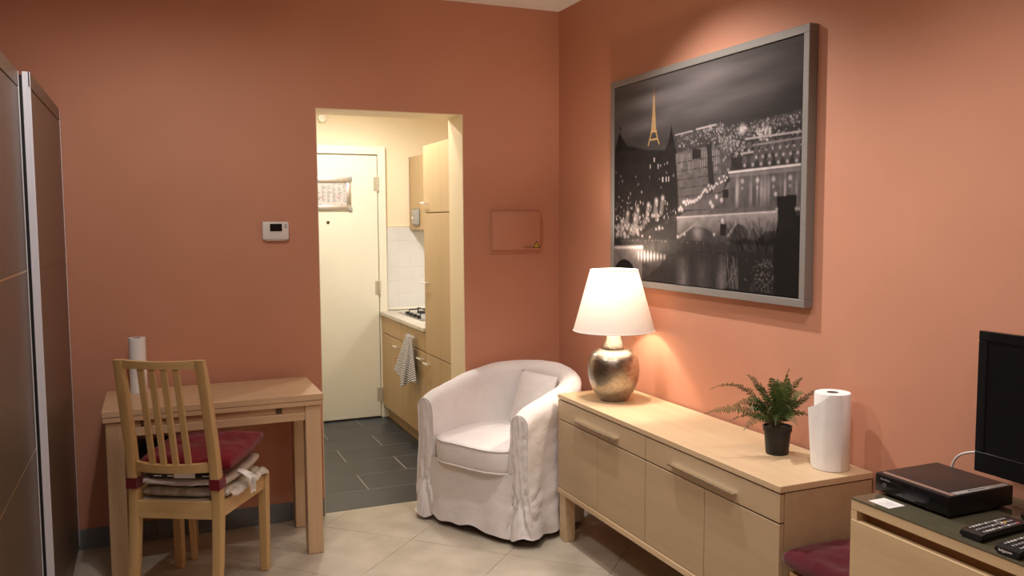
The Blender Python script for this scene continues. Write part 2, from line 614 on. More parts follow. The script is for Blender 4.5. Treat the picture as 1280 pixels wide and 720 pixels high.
def slab(poly, z0, z1):
    bm = bmesh.new()
    a = [bm.verts.new((x, y, z0)) for x, y in poly]
    b = [bm.verts.new((x, y, z1)) for x, y in poly]
    bm.faces.new(a[::-1])
    bm.faces.new(b)
    n = len(poly)
    for i in range(n):
        bm.faces.new((a[i], a[(i + 1) % n], b[(i + 1) % n], b[i]))
    return bm


fl = struct('floor', BX(XL, 0, YF, 0.03, -0.06, -0.0022), M['grout'])
S = 0.73
J = 0.0016
for i in range(-12, 6):
    for j in range(-8, 12):
        p0, p1 = -1.61 + S * i, -1.61 + S * (i + 1)      # x + y
        q0, q1 = -0.555 + S * j, -0.555 + S * (j + 1)    # x - y
        p0 += J; p1 -= J; q0 += J; q1 -= J
        poly = [((p + q) / 2, (p - q) / 2) for p, q in ((p0, q0), (p0, q1), (p1, q1), (p1, q0))]
        poly = clip(poly, XL + 0.001, -0.001, YF + 0.001, 0.028)
        # the doorway strip only continues between the jambs
        if len(poly) < 3:
            continue
        ins = poly
        if max(y for x, y in poly) > -0.001:
            ins = clip(poly, XL, 0, YF, -0.0005)
            ext = clip(poly, DL + 0.005, DR - 0.005, -0.0005, 0.028)
            if len(ext) >= 3:
                obj('tile', slab(ext, -TH, 0), M['tile'], fl)
        if len(ins) >= 3:
            obj('tile', slab(ins, -TH, 0), M['tile'], fl)

kf = struct('floor_kitchen', BX(KX0, KX1, 0.03, KY, -0.06, -0.0015), M['grout_light'])
TL, TW = 0.645, 0.313
for k in range(7):
    y0, y1 = 0.032 + TW * k, 0.032 + TW * (k + 1)
    off = -0.767 if k % 2 == 0 else -1.089
    for n in range(-3, 3):
        x0 = off + TL * n
        poly = [(x0 + 0.002, y0 + 0.0034), (x0 + TL - 0.002, y0 + 0.0034), (x0 + TL - 0.002, y1 - 0.0034), (x0 + 0.002, y1 - 0.0034)]
        if y0 < WT:
            p2 = clip(poly, DL + 0.005, DR - 0.005, 0.031, WT)
            if len(p2) >= 3:
                obj('tile', slab(p2, -TH, 0), M['slate'], kf)
            poly = clip(poly, KX0 + 0.001, KX1 - 0.001, WT, KY - 0.001)
        else:
            poly = clip(poly, KX0 + 0.001, KX1 - 0.001, WT, KY - 0.001)
        if len(poly) >= 3:
            obj('tile', slab(poly, -TH, 0), M['slate'], kf)

# skirting tiles
sk = struct('baseboard_back', BX(XL + 0.001, DL - 0.001, -0.003, -0.0003, 0.001, 0.098), M['grout'])
x = XL + 0.02
while x < DL - 0.01:
    x1 = min(x + 0.33, DL - 0.001)
    obj('tile', BX(x + 0.001, x1 - 0.001, -0.011, -0.003, 0.0015, 0.1, bev=0.0015), M['skirting'], sk)
    x = x1
sk2 = struct('baseboard_corner', BX(DR + 0.001, -0.012, -0.003, -0.0003, 0.001, 0.098), M['grout'])
for k in range(2):
    x = DR + 0.001 + 0.29 * k
    obj('tile', BX(x + 0.001, x + 0.289, -0.011, -0.003, 0.0015, 0.1, bev=0.0015), M['skirting'], sk2)
sk3 = struct('baseboard_right', BX(-0.003, -0.0003, YF + 0.01, -0.012, 0.001, 0.098), M['grout'])
y = -0.013
while y > YF + 0.3:
    obj('tile', BX(-0.011, -0.003, y - 0.329, y - 0.001, 0.0015, 0.1, bev=0.0015), M['skirting'], sk3)
    y -= 0.33

# ------------------------------------------------------------------ kitchen: door, casing, tiles
KD = -0.557
dr = struct('door_1', BX(-1.43, KD, KY - 0.045, KY - 0.006, 0.012, 2.103, bev=0.002), M['doorpaint'])
bm = bmesh.new()
lathe(bm, [(0.0, 0), (0.012, 0), (0.012, 0.006), (0.006, 0.008), (0.006, 0.004), (0.0, 0.004)], 16, cap0=False, cap1=False)
bmesh.ops.rotate(bm, verts=bm.verts, cent=(0, 0, 0), matrix=Matrix.Rotation(PI / 2, 3, 'X'))
ph = obj('peephole', bm, M['peephole'], dr, 60)
ph.location = (-0.952, KY - 0.0455, 1.58)
hz = None
for z in (1.88, 1.054, 0.19):
    bm = bmesh.new()
    for k in range(5):
        lathe(bm, [(0.008, z - 0.06 + k * 0.024), (0.009, z - 0.058 + k * 0.024), (0.009, z - 0.039 + k * 0.024), (0.008, z - 0.037 + k * 0.024)],
              10, (KD + 0.004, KY - 0.053))
    box(bm, KD - 0.03, KD, KY - 0.0475, KY - 0.0452, z - 0.055, z + 0.055)
    obj('hinge', bm, M['hinge'], dr, 50)
bm = bmesh.new()
box(bm, KD + 0.006, -0.488, KY - 0.05, KY - 0.0005, 0.0, 2.178, bev=0.004)
box(bm, -1.52, KD + 0.006, KY - 0.05, KY - 0.0005, 2.112, 2.178, bev=0.004)
box(bm, -1.52, -1.436, KY - 0.05, KY - 0.0005, 0.0, 2.112, bev=0.004)
struct('trim_4', bm, M['doorpaint'])
struct('baseboard_kitchen', BX(-0.487, -0.46, KY - 0.014, KY - 0.0005, 0.001, 0.11, bev=0.002), M['black_matte'])

# white wall tiles above the worktop
kt = struct('trim_5', BX(-0.487, KX1 - 0.001, KY - 0.0095, KY - 0.0005, 0.87, 1.538), M['walltile_grout'])
for r_ in range(6):
    for c_ in range(6):
        x0 = -0.486 + 0.105 * c_
        z0 = 0.893 + 0.1075 * r_
        x1 = min(x0 + 0.103, KX1 - 0.002)
        if x1 - x0 < 0.02:
            continue
        dy = random.uniform(0, 0.0008)
        obj('tile', BX(x0, x1, KY - 0.0112 - dy, KY - 0.0093, z0, z0 + 0.1045, bev=0.0009, seg=1), M['walltile'], kt)
obj('tile_border', BX(-0.487, -0.1, KY - 0.014, KY - 0.0005, 1.5385, 1.55, bev=0.002), M['jamb'], kt)

# ------------------------------------------------------------------ kitchen units
CX = -0.54


def bar_handle(parent, y, z, x=CX, l=0.095):
    bm = bmesh.new()
    tube(bm, [(x - 0.026, y - l / 2, z), (x - 0.026, y + l / 2, z)], 0.0065, 8)
    for s in (-0.3, 0.3):
        tube(bm, [(x, y + s * l, z), (x - 0.026, y + s * l, z)], 0.004, 6)
    return obj('handle', bm, M['handle_white'], parent, 50)


def front(name, parent, y0, y1, z0, z1, mat='kitchen'):
    return obj(name, BX(CX, CX + 0.018, y0 + 0.001, y1 - 0.001, z0 + 0.001, z1 - 0.001, bev=0.0015), M[mat], parent)


t = thing('tall_cabinet', 'tall beech kitchen cabinet just inside the doorway', 'cabinet')
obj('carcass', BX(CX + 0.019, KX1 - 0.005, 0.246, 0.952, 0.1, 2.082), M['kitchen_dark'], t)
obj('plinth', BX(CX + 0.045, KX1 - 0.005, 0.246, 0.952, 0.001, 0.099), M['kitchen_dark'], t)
for z0, z1, hz in ((0.104, 0.694, 0.63), (0.698, 1.636, 1.174), (1.641, 2.082, 1.703)):
    d = front('door', t, 0.248, 0.95, z0, z1)
    bar_handle(d, 0.882, hz)

t = thing('base_cabinet', 'beech kitchen base cabinet beside the ivory door', 'cabinet')
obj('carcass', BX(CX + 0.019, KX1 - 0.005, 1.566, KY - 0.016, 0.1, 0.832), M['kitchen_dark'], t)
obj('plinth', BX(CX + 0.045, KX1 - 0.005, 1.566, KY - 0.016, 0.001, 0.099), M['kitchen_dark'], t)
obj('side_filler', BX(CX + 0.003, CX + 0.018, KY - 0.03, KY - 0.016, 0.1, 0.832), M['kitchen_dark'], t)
front('drawer', t, 1.569, KY - 0.033, 0.699, 0.828)
d = front('door', t, 1.569, KY - 0.033, 0.104, 0.694)
bar_handle(d, 1.655, 0.643)

t = thing('base_cabinet', 'beech kitchen base cabinet with a towel on its drawer handle', 'cabinet')
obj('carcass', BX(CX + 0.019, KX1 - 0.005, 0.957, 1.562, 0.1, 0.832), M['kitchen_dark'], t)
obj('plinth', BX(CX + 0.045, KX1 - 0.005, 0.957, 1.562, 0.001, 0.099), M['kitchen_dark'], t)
d = front('drawer', t, 0.959, 1.561, 0.699, 0.828)
bar_handle(d, 1.19, 0.775, l=0.09)
d = front('door', t, 0.959, 1.561, 0.104, 0.694)
bar_handle(d, 1.03, 0.643)

bm = BX(CX - 0.016, KX1 - 0.004, 0.957, KY - 0.014, 0.834, 0.865, bev=0.004, seg=2)
tag(obj('worktop', bm, M['worktop'], smooth=40), 'pale speckled kitchen worktop with rounded edge', 'worktop')

# gas hob
t = thing('gas_hob', 'steel gas hob with black pan supports set on the kitchen worktop', 'hob', (-0.20, 1.62, 0.8655))
obj('hob_plate', BX(-0.25, 0.22, -0.29, 0.33, 0, 0.006, bev=0.003, seg=2), M['steel'], t, 40)
obj('hob_tray', BX(-0.215, 0.19, -0.25, 0.29, 0.0062, 0.009, bev=0.001), M['grey_plastic'], t)
for bx_, by_ in ((-0.11, -0.13), (-0.11, 0.16), (0.1, -0.13), (0.1, 0.16)):
    bm = bmesh.new()
    lathe(bm, [(0.036, 0.009), (0.038, 0.014), (0.030, 0.02), (0.026, 0.024), (0.0, 0.024)], 18, (bx_, by_), cap1=False)
    obj('burner', bm, M['black_matte'], t, 40)
    bm = bmesh.new()
    for k in range(4):
        a = k * PI / 2
        ca, sa = math.cos(a), math.sin(a)
        tube(bm, [(bx_ + 0.10 * ca, by_ + 0.10 * sa, 0.009), (bx_ + 0.10 * ca, by_ + 0.10 * sa, 0.04), (bx_ + 0.03 * ca, by_ + 0.03 * sa, 0.042)], 0.0055, 6)
    obj('pan_support', bm, M['black_matte'], t, 40)
for k in range(4):
    bm = bmesh.new()
    lathe(bm, [(0.017, 0.009), (0.017, 0.02), (0.013, 0.028), (0, 0.028)], 14, (-0.228, -0.15 + 0.1 * k), cap1=False)
    obj('knob', bm, M['black'], t, 40)

# wall cabinet and switch box
t = thing('wall_cabinet', 'beech wall cabinet over the worktop, mostly behind the tall cabinet', 'cabinet')
obj('carcass', BX(-0.262, KX1 - 0.005, 0.957, KY - 0.016, 1.56, 2.10), M['kitchen'], t)
for y0, y1 in ((0.958, 1.36), (1.363, 1.765), (1.768, KY - 0.018)):
    obj('door', BX(-0.281, -0.263, y0, y1, 1.518, 2.10, bev=0.0015), M['kitchen'], t)
obj('end_strip', BX(-0.284, -0.262, KY - 0.017, KY - 0.012, 1.518, 2.10), M['kitchen_dark'], t)
t = thing('switch_box', 'small grey rounded box on the end of the wall cabinet', 'switch box', (-0.282, 2.0, 1.61))
bm = BX(-0.018, -0.0005, -0.11, 0.062, -0.058, 0.072, bev=0.014, seg=3)
obj('housing', bm, M['grey_plastic'], t, 40)
bm = bmesh.new()
lathe(bm, [(0.0, 0), (0.014, 0), (0.012, 0.004), (0, 0.004)], 14, cap0=False, cap1=False)
bmesh.ops.rotate(bm, verts=bm.verts, cent=(0, 0, 0), matrix=Matrix.Rotation(-PI / 2, 3, 'Y'))
o = obj('button', bm, M['white_plastic'], t, 40)
o.location = (-0.0182, 0.03, 0.0)

# checked kitchen towel hanging from the drawer handle
bm = bmesh.new()
nu, nv = 72, 26
pts = []
for i in range(nu):
    a = 2 * PI * i / nu
    row = []
    for j in range(nv):
        v = j / (nv - 1)
        fold = 1 + (0.08 + 0.26 * v) * math.sin(5 * a + 0.7 + 1.2 * v) + 0.10 * v * math.sin(9 * a)
        rx = (0.012 + 0.040 * v ** 0.8) * fold
        ry = (0.034 + 0.105 * v ** 0.8) * fold
        zb = 0.500 + 0.038 * math.sin(a + 0.5) + 0.018 * math.sin(3 * a)
        z = 0.802 + (zb - 0.802) * v
        if j == 0:
            rx *= 0.35
            ry *= 0.5
        row.append((-0.588 - 0.022 * v + rx * math.cos(a), 1.19 + 0.015 * v + ry * math.sin(a), z))
    pts.append(row)
grid(bm, pts, close_u=True, uv=True)
for v_ in bm.verts:
    v_.co.x = min(v_.co.x, CX - 0.008 if abs(v_.co.z - 0.775) > 0.03 else CX - 0.004)
tag(obj('kitchen_towel', bm, M['check'], smooth=180), 'black and white checked kitchen towel bunched on a drawer handle', 'towel')

# notice in a clip frame on the kitchen door
nx0, nx1, nz0, nz1 = -1.20, -0.768, 1.672, 1.93
t = thing('notice_frame', 'aluminium clip frame with a printed notice on the ivory door', 'frame', (0, KY - 0.0455, 0))
obj('backing', BX(nx0, nx1, -0.004, -0.0003, nz0, nz1), M['grey_plastic'], t)
obj('notice', BX(nx0 + 0.02, nx1 - 0.02, -0.0052, -0.0042, nz0 + 0.02, nz1 - 0.02), M['notice'], t)
bm = bmesh.new()
for col in range(9):
    for row in range(20):
        xx = nx0 + 0.035 + col * 0.042
        zz = nz1 - 0.056 - row * 0.0072
        if random.random() < 0.2:
            continue
        wd = random.uniform(0.008, 0.034)
        box(bm, xx, xx + wd, -0.0056, -0.0052, zz, zz + 0.0034)
obj('small_print', bm, M['ink_grey'], t)['kind'] = 'stuff'
bm = bmesh.new()
for _ in range(16):
    xx = random.uniform(nx0 + 0.03, nx1 - 0.06)
    zz = random.choice((nz0 + 0.035, nz0 + 0.045, nz0 + 0.1))
    box(bm, xx, xx + random.uniform(0.01, 0.03), -0.0059, -0.0056, zz, zz + 0.004)
obj('red_print', bm, M['ink_red'], t)['kind'] = 'stuff'
obj('dark_panel', BX(-0.99, -0.91, -0.0059, -0.0053, nz0 + 0.025, nz0 + 0.042), M['ink'], t)
for (a0, a1, b0, b1) in ((nx0, nx1, nz1 - 0.042, nz1), (nx0, nx1, nz0, nz0 + 0.042), (nx0, nx0 + 0.04, nz0 + 0.042, nz1 - 0.042), (nx1 - 0.04, nx1, nz0 + 0.042, nz1 - 0.042)):
    obj('rail', BX(a0, a1, -0.018, -0.0062, b0, b1, bev=0.0055, seg=3), M['alu'], t, 40)
for cx_ in (nx0 + 0.007, nx1 - 0.007):
    for cz_ in (nz0 + 0.009, nz1 - 0.009):
        obj('corner_cap', BX(cx_ - 0.014, cx_ + 0.014, -0.0195, -0.004, cz_ - 0.015, cz_ + 0.015, bev=0.005, seg=2), M['grey_plastic'], t, 40)

# round white detector high on the kitchen wall
bm = bmesh.new()
lathe(bm, [(0.036, 0), (0.036, 0.02), (0.03, 0.032), (0.012, 0.036), (0.0, 0.036)], 24, cap1=False)
bmesh.ops.rotate(bm, verts=bm.verts, cent=(0, 0, 0), matrix=Matrix.Rotation(PI / 2, 3, 'X'))
o = tag(obj('smoke_detector', bm, M['doorpaint'], smooth=45), 'small round cream detector high on the kitchen wall', 'detector')
o.location = (-0.974, KY - 0.0005, 2.383)

# ------------------------------------------------------------------ wall fittings
t = thing('thermostat', 'white wall thermostat with a dark display beside the doorway', 'thermostat', (-1.632, -0.0005, 1.538))
bm = BX(-0.0665, 0.0665, -0.024, 0, -0.046, 0.048, bev=0.008, seg=3)
obj('housing', bm, M['white_plastic'], t, 45)
obj('display_frame', BX(-0.034, 0.036, -0.0262, -0.0238, -0.008, 0.042, bev=0.001), M['white_plastic'], t)
obj('display', BX(-0.029, 0.031, -0.0268, -0.026, -0.002, 0.036), M['black_gloss'], t)
for z in (0.014, 0.026):
    obj('button', BX(0.044, 0.056, -0.0262, -0.0238, z, z + 0.008, bev=0.001), M['grey_plastic'], t)
obj('plinth_edge', BX(-0.05, 0.05, -0.02, 0, -0.05, -0.0462, bev=0.001), M['white_plastic'], t)

t = thing('fuse_box', 'flush fuse box cover painted orange like the wall, with a warning sticker', 'fuse box', (-0.2855, -0.0005, 1.521))
obj('back_plate', BX(-0.154, 0.154, -0.010, 0, -0.124, 0.122, bev=0.003), M['orange'], t)
obj('cover', BX(-0.149, 0.154, -0.024, -0.0105, -0.106, 0.116, bev=0.004, seg=2), M['orange'], t, 45)
bm = bmesh.new()


def tri(bm, cx_, cz_, h, y0, y1):
    p = [(cx_ - h * 0.58, cz_ - h / 3), (cx_ + h * 0.58, cz_ - h / 3), (cx_, cz_ + 2 * h / 3)]
    a = [bm.verts.new((x_, y0, z_)) for x_, z_ in p]
    b = [bm.verts.new((x_, y1, z_)) for x_, z_ in p]
    bm.faces.new(a)
    bm.faces.new(b[::-1])
    for i in range(3):
        bm.faces.new((a[i], a[(i + 1) % 3], b[(i + 1) % 3], b[i]))


tri(bm, 0.127, -0.082, 0.042, -0.0246, -0.0242)
wt = obj('warning_sticker', bm, M['ink'], t)
bm = bmesh.new()
tri(bm, 0.127, -0.082, 0.028, -0.0250, -0.0246)
obj('yellow_field', bm, M['yellow'], wt)
bm = bmesh.new()
v = [bm.verts.new(p) for p in ((0.1285, -0.0253, -0.068), (0.1235, -0.0253, -0.080), (0.1275, -0.0253, -0.080), (0.1255, -0.0253, -0.090),
                               (0.1315, -0.0253, -0.078), (0.1280, -0.0253, -0.078))]
bm.faces.new(v)
obj('lightning_bolt', bm, M['ink'], wt)
text('sticker_text', 'DANGER', 0.0135, M['ink'], t, (0.048, -0.0244, -0.094), (PI / 2, 0, 0))

# ------------------------------------------------------------------ framed night picture on the right wall
PY0, PY1, PZ0, PZ1 = -0.682, -2.101, 1.259, 2.279
t = thing('framed_picture', 'large grey-framed night photograph of a lit city river hung on the wall', 'picture')


def P4(y, z):
    return (y, z)


FWD = 0.030
for nm, (ya, yb, za, zb) in (('frame_rail', (PY1, PY0, PZ1 - FWD, PZ1)), ('frame_rail', (PY1, PY0, PZ0, PZ0 + FWD)),
                             ('frame_stile', (PY0 - FWD, PY0, PZ0 + FWD, PZ1 - FWD)), ('frame_stile', (PY1, PY1 + FWD, PZ0 + FWD, PZ1 - FWD))):
    obj(nm, BX(-0.042, -0.002, ya, yb, za, zb, bev=0.0015), M['frame'], t)
obj('backing', BX(-0.018, -0.004, PY1 + FWD, PY0 - FWD, PZ0 + FWD, PZ1 - FWD), M['black_matte'], t)


def paint_print(W=460, H=336):
    u = (np.arange(W) + 0.5) / W
    v = (np.arange(H) + 0.5) / H
    U, V = np.meshgrid(u, v)
    rng = np.random.default_rng(3)

    def fbm(fx, fy, seed):
        g = np.random.default_rng(seed)
        out = np.zeros_like(U)
        for o in range(4):
            nx, ny = int(fx * 2 ** o) + 2, int(fy * 2 ** o) + 2
            G = g.random((ny + 1, nx + 1))
            xx, yy = U * nx, V * ny
            ix, iy = np.clip(xx.astype(int), 0, nx - 1), np.clip(yy.astype(int), 0, ny - 1)
            fx_, fy_ = xx - ix, yy - iy
            fx_ = fx_ * fx_ * (3 - 2 * fx_)
            fy_ = fy_ * fy_ * (3 - 2 * fy_)
            out += ((G[iy, ix] * (1 - fx_) + G[iy, ix + 1] * fx_) * (1 - fy_) +
                    (G[iy + 1, ix] * (1 - fx_) + G[iy + 1, ix + 1] * fx_) * fy_) * 0.5 ** (o + 1)
        return out
    # sky: soft pale clouds at the top, darker to the horizon, slanted bands
    vv = V + 0.10 * U - 0.05
    sky = np.interp(vv, [0, 0.08, 0.14, 0.20, 0.24, 0.30, 0.36], [0.25, 0.29, 0.20, 0.215, 0.14, 0.10, 0.085])
    sky *= 0.86 + 0.42 * (fbm(3, 16, 5) - 0.47) * 2
    sky *= np.interp(U, [0, 0.3, 0.6, 1.0], [0.85, 1.1, 0.95, 0.62])
    I = sky.copy()

    def fill(mask, val):
        I[mask] = val[mask] if isinstance(val, np.ndarray) else val

    def poly(ps):
        m = np.zeros_like(U, bool)
        n = len(ps)
        for i in range(n):
            x0, y0 = ps[i]
            x1, y1 = ps[(i + 1) % n]
            c = ((y0 > V) != (y1 > V))
            with np.errstate(divide='ignore', invalid='ignore'):
                xi = (x1 - x0) * (V - y0) / (y1 - y0 + 1e-12) + x0
            m ^= c & (U < xi)
        return m

    def seg(x0, y0, x1, y1, wd):
        dx, dy = x1 - x0, (y1 - y0)
        asp = H / W
        L = dx * dx + (dy * asp) ** 2
        tt = np.clip(((U - x0) * dx + (V - y0) * asp * dy * asp) / L, 0, 1)
        d = np.hypot(U - x0 - tt * dx, (V - y0 - tt * dy) * asp)
        return np.clip(1.4 - d / wd, 0, 1)

    def glow(x, y, r, a):
        asp = H / W
        d2 = (U - x) ** 2 + ((V - y) * asp) ** 2
        np.maximum(I, a * np.exp(-d2 / (r * r)), out=I)

    ground = 0.028 + 0.05 * fbm(40, 30, 9) ** 2
    hill = np.interp(u, [0, .15, .4, .5, .55, .68, .75, .83, .9, 1], [.335, .34, .335, .33, .31, .305, .31, .30, .285, .275])
    fill(V > hill[None, :] + 0.006 * (fbm(60, 2, 4) - .5), ground + 0.02)
    fill(V > hill[None, :] + 0.05, ground)
    # left dark blocks
    fill(poly([(0, .33), (.02, .29), (.03, .255), (.041, .235), (.05, .255), (.075, .29), (.09, .31), (.13, .32), (.22, .345), (.34, .36),
               (.36, .33), (.372, .28), (.379, .245), (.386, .28), (.397, .33), (.41, .37), (.42, .66), (.0, .86)]), 0.014 + 0.012 * fbm(30, 50, 2))
    I[np.maximum(seg(.041, .24, .041, .205, .0016), 0) > .5] = 0.02
    I[seg(.041, .212, .05, .216, .003) > .5] = 0.02
    # lit palace front with windows
    pal = poly([(.405, .385), (.47, .375), (.475, .36), (.485, .375), (.56, .372), (.6, .378), (.61, .345), (.62, .378), (.69, .44), (.665, .57), (.43, .655)])
    fill(pal, 0.10 + 0.06 * fbm(30, 30, 6))
    for k in range(26):
        x = .41 + k * .0104
        I[pal & (np.abs(U - x) < .0013) & (V > .39) & (V < .45 + .04 * math.sin(k))] = 0.34
    for k in range(6):
        I[pal & (np.abs(V - .42 - .04 * k - .05 * (.6 - U)) < .002)] = 0.05
    fill(poly([(.5, .37), (.545, .38), (.545, .42), (.5, .42)]), 0.02)
    fill(poly([(.575, .34), (.60, .36), (.62, .56), (.60, .58), (.585, .5)]), 0.03)
    fill(poly([(.64, .36), (.70, .35), (.70, .48), (.655, .5)]), 0.05 + 0.09 * fbm(40, 40, 8))
    # middle distance: long lit building, domes and town lights
    m = np.maximum(seg(.402, .297, .50, .291, .0022), seg(.52, .287, .62, .281, .003))
    I = np.maximum(I, 0.75 * m)
    for k in range(420):
        x = rng.uniform(.42, 1.0)
        y = .30 + abs(rng.normal(0, .045)) - .02 * (x - .42)
        if x < .6 and y > .36:
            continue
        glow(x, y, rng.uniform(.0016, .0034), rng.uniform(.12, .6) * (1 if y < .42 else .5))
    glow(.75, .318, .015, .75)
    I[poly([(.735, .322), (.74, .308), (.755, .304), (.768, .312), (.772, .322)])] = .55
    for k in range(60):
        glow(rng.normal(.845, .018), rng.normal(.345, .014), .004, rng.uniform(.4, .8))
    for k in range(70):
        glow(rng.normal(.70, .03), rng.normal(.385, .025), .005, rng.uniform(.15, .5))
    for k in range(26):
        glow(rng.uniform(.56, .66), rng.normal(.29, .012), .004, rng.uniform(.3, .8))
    # upper river with bridges
    riv = poly([(.70, .50), (1, .49), (1, .655), (.90, .665), (.60, .655), (.56, .645), (.655, .60), (.69, .55)])
    fill(riv, 0.085 + 0.05 * fbm(60, 6, 12))
    quay = poly([(.43, .65), (.665, .575), (.685, .535), (.70, .535), (.685, .59), (.62, .64), (.56, .65)])
    fill(quay, 0.13 + 0.04 * fbm(20, 20, 3))
    for k in range(34):
        tt = k / 33
        x, y = .43 + .25 * tt, .645 - .13 * tt + .008 * rng.normal()
        glow(x, y, .006 * (1.2 - .6 * tt), .85)
    for (x0, y0, y1, lit) in ((.745, .420, .412, .45), (.765, .362, .362, .5), (.80, .391, .386, .3)):
        I = np.maximum(I, lit * seg(x0, y0, 1.0, y1, .003))
        for k in range(7):
            x = x0 + (1.0 - x0) * (k + .5) / 7
            I[(((U - x) / .014) ** 2 + ((V - y0 - .045) / .035) ** 2 < 1) & (V < y0 + .04) & (V > y0 + .012)] = 0.10
            glow(x, y0 + .05, .006, .5)
    # first lit bridge
    I = np.maximum(I, .80 * seg(.69, .494, 1.0, .487, .0035))
    fill(poly([(.69, .503), (1, .497), (1, .512), (.69, .515)]), 0.20)
    for k in range(5):
        x = .72 + k * .068
        I[(((U - x) / .027) ** 2 + ((V - .56) / .046) ** 2 < 1) & (V < .56)] = 0.13
        glow(x + .034, .535, .009, .55)
        glow(x + .034, .565, .007, .35)
    for k in range(22):
        x = rng.uniform(.72, 1.0)
        m = np.exp(-((U - x) / .004) ** 2) * np.exp(-((V - .58) / .05) ** 2) * rng.uniform(.05, .22)
        I += m * riv
    for x, y in ((.63, .595), (.655, .61), (.61, .635), (.60, .62)):
        glow(x, y, .008, .8)
    fill(poly([(.66, .565), (.69, .565), (.69, .60), (.66, .60)]), .02)
    # second bridge: wide stone with bright parapet
    fill(poly([(.47, .655), (.70, .645), (.93, .645), (.93, .665), (.416, .69), (.44, .67)]), 0.10 + .07 * fbm(60, 10, 1))
    fill(poly([(.416, .683), (.70, .668), (.93, .664), (.93, .76), (.80, .80), (.417, .80)]), np.interp(V, [.66, .70, .76, .80], [.36, .27, .10, .05]) * (.7 + .6 * fbm(30, 30, 7)))
    I = np.maximum(I, .62 * seg(.416, .684, .92, .664, .003))
    for (x, rx, ry, yc) in ((.53, .095, .075, .80), (.735, .05, .05, .765)):
        I[(((U - x) / rx) ** 2 + ((V - yc) / ry) ** 2 < 1) & (V < yc + .02)] = .06
    m = np.exp(-((U - .535) / .022) ** 2) * np.exp(-((V - .755) / .03) ** 2)
    I += .28 * m
    glow(.663, .70, .012, .75)
    fill(poly([(.65, .715), (.68, .715), (.68, .765), (.65, .765)]), .02)
    for x, y in ((.42, .775), (.46, .76), (.62, .76)):
        glow(x, y, .006, .7)
    I = np.maximum(I, .30 * seg(.43, .775, .54, .70, .005))
    I = np.maximum(I, .34 * seg(.69, .765, .735, .70, .006))
    # dark quay wall and lower bridge road
    fill(poly([(.04, .80), (.417, .70), (.417, .80), (.10, .86)]), .022 + .02 * fbm(30, 20, 14))
    fill(poly([(.06, .80), (.42, .79), (.86, .80), (.86, .845), (.45, .835), (.30, .85), (.06, .85)]), .028 + .03 * fbm(80, 14, 15))
    for k in range(40):
        glow(.1 + .75 * k / 40 + rng.normal() * .004, .797 + .002 * rng.normal(), .0022, rng.uniform(.12, .4))
    # lower river
    low = poly([(.30, .90), (.45, .845), (.86, .85), (.86, 1), (.20, 1)])
    fill(low, .03 + .03 * fbm(70, 6, 18))
    for x, a, s in ((.455, .15, .03), (.66, .12, .02), (.56, .05, .03)):
        I += low * a * np.exp(-((U - x) / s) ** 2) * (.5 + fbm(80, 12, 20)) * np.clip((V - .86) * 12, 0, 1)
    # lit stone arch bridge, bottom left, with balustrade
    fill(poly([(.0, .845), (.205, .835), (.215, .87), (.20, 1), (0, 1)]), .16 + .10 * fbm(30, 30, 22))
    I = np.maximum(I, .50 * seg(.0, .842, .20, .832, .007))
    I[(((U - .078) / .075) ** 2 + ((V - .985) / .085) ** 2 < 1)] = .012
    fill(poly([(.20, .86), (.36, .862), (.30, .93), (.20, .995)]), .05 + .05 * fbm(30, 30, 23))
    for k in range(9):
        x = .175 + k * .021
        I = np.maximum(I, (.62 - .03 * k) * np.exp(-((U - x) / .0065) ** 2 - ((V - .88 + .0006 * k) / (.034 - .0026 * k)) ** 2))
    # left blocks: windows and street lamps
    for k in range(110):
        x, y = rng.uniform(.01, .41), rng.uniform(.40, .70)
        if rng.random() < .6:
            y = rng.uniform(.60, .70)
        a = rng.uniform(.1, .6)
        I[(np.abs(U - x) < .0022) & (np.abs(V - y) < rng.uniform(.003, .008))] = a
    for x, y in ((.25, .43), (.30, .435), (.275, .40), (.33, .50), (.35, .50), (.365, .50)):
        I[(np.abs(U - x) < .003) & (np.abs(V - y) < .011)] = .7
    for k in range(70):
        x = abs(rng.normal(0.0, .14)) + .01
        if x < .33:
            glow(x, .755 - .30 * (x - .01) * .6 + rng.normal() * .022, rng.uniform(.004, .010), rng.uniform(.12, .5))
    for x, y in ((.10, .66), (.17, .645), (.24, .62), (.29, .60), (.33, .59), (.06, .70), (.15, .69)):
        glow(x, y, .009, .55)
        I = np.maximum(I, .18 * seg(x, y, x - .01, y + .07, .012))
    for x, y in ((.20, .775), (.25, .78), (.33, .735), (.29, .74)):
        glow(x, y, .004, .6)
    # bare trees bottom right and the dark tower
    tr = fbm(14, 10, 30)
    msk = (U > .70) & (V > .72 + .10 * (1 - tr) - .05 * np.clip((U - .7) * 3, 0, 1)) & (V < .80)
    I[msk] *= .35
    fill((U > .70 - .12 * (V - .8)) & (V > .83) & (tr > .22), .016 + .012 * fbm(60, 60, 31))
    for k in range(150):
        x, y = rng.normal(.86, .035), rng.uniform(.86, .99)
        glow(x, y, .0022, rng.uniform(.06, .30))
    for k in range(26):
        x = rng.uniform(.64, .74)
        I = np.maximum(I, rng.uniform(.06, .2) * seg(x, rng.uniform(.84, .92), x + rng.normal() * .02, .99, .0016))
    for k in range(30):
        x = rng.uniform(.70, .9)
        m = seg(x, .83, x + rng.normal() * .05, rng.uniform(.69, .74), .0018)
        I *= 1 - .6 * m
    fill(poly([(.905, .605), (.985, .600), (.985, .68), (1, .682), (1, 1), (.90, 1), (.893, .80), (.912, .70)]), .010)
    glow(.90, .595, .007, .7)
    for x in (.905, .985, .995):
        glow(x, .655, .005, .5)
    P_ = np.pad(I, 1, mode='edge')
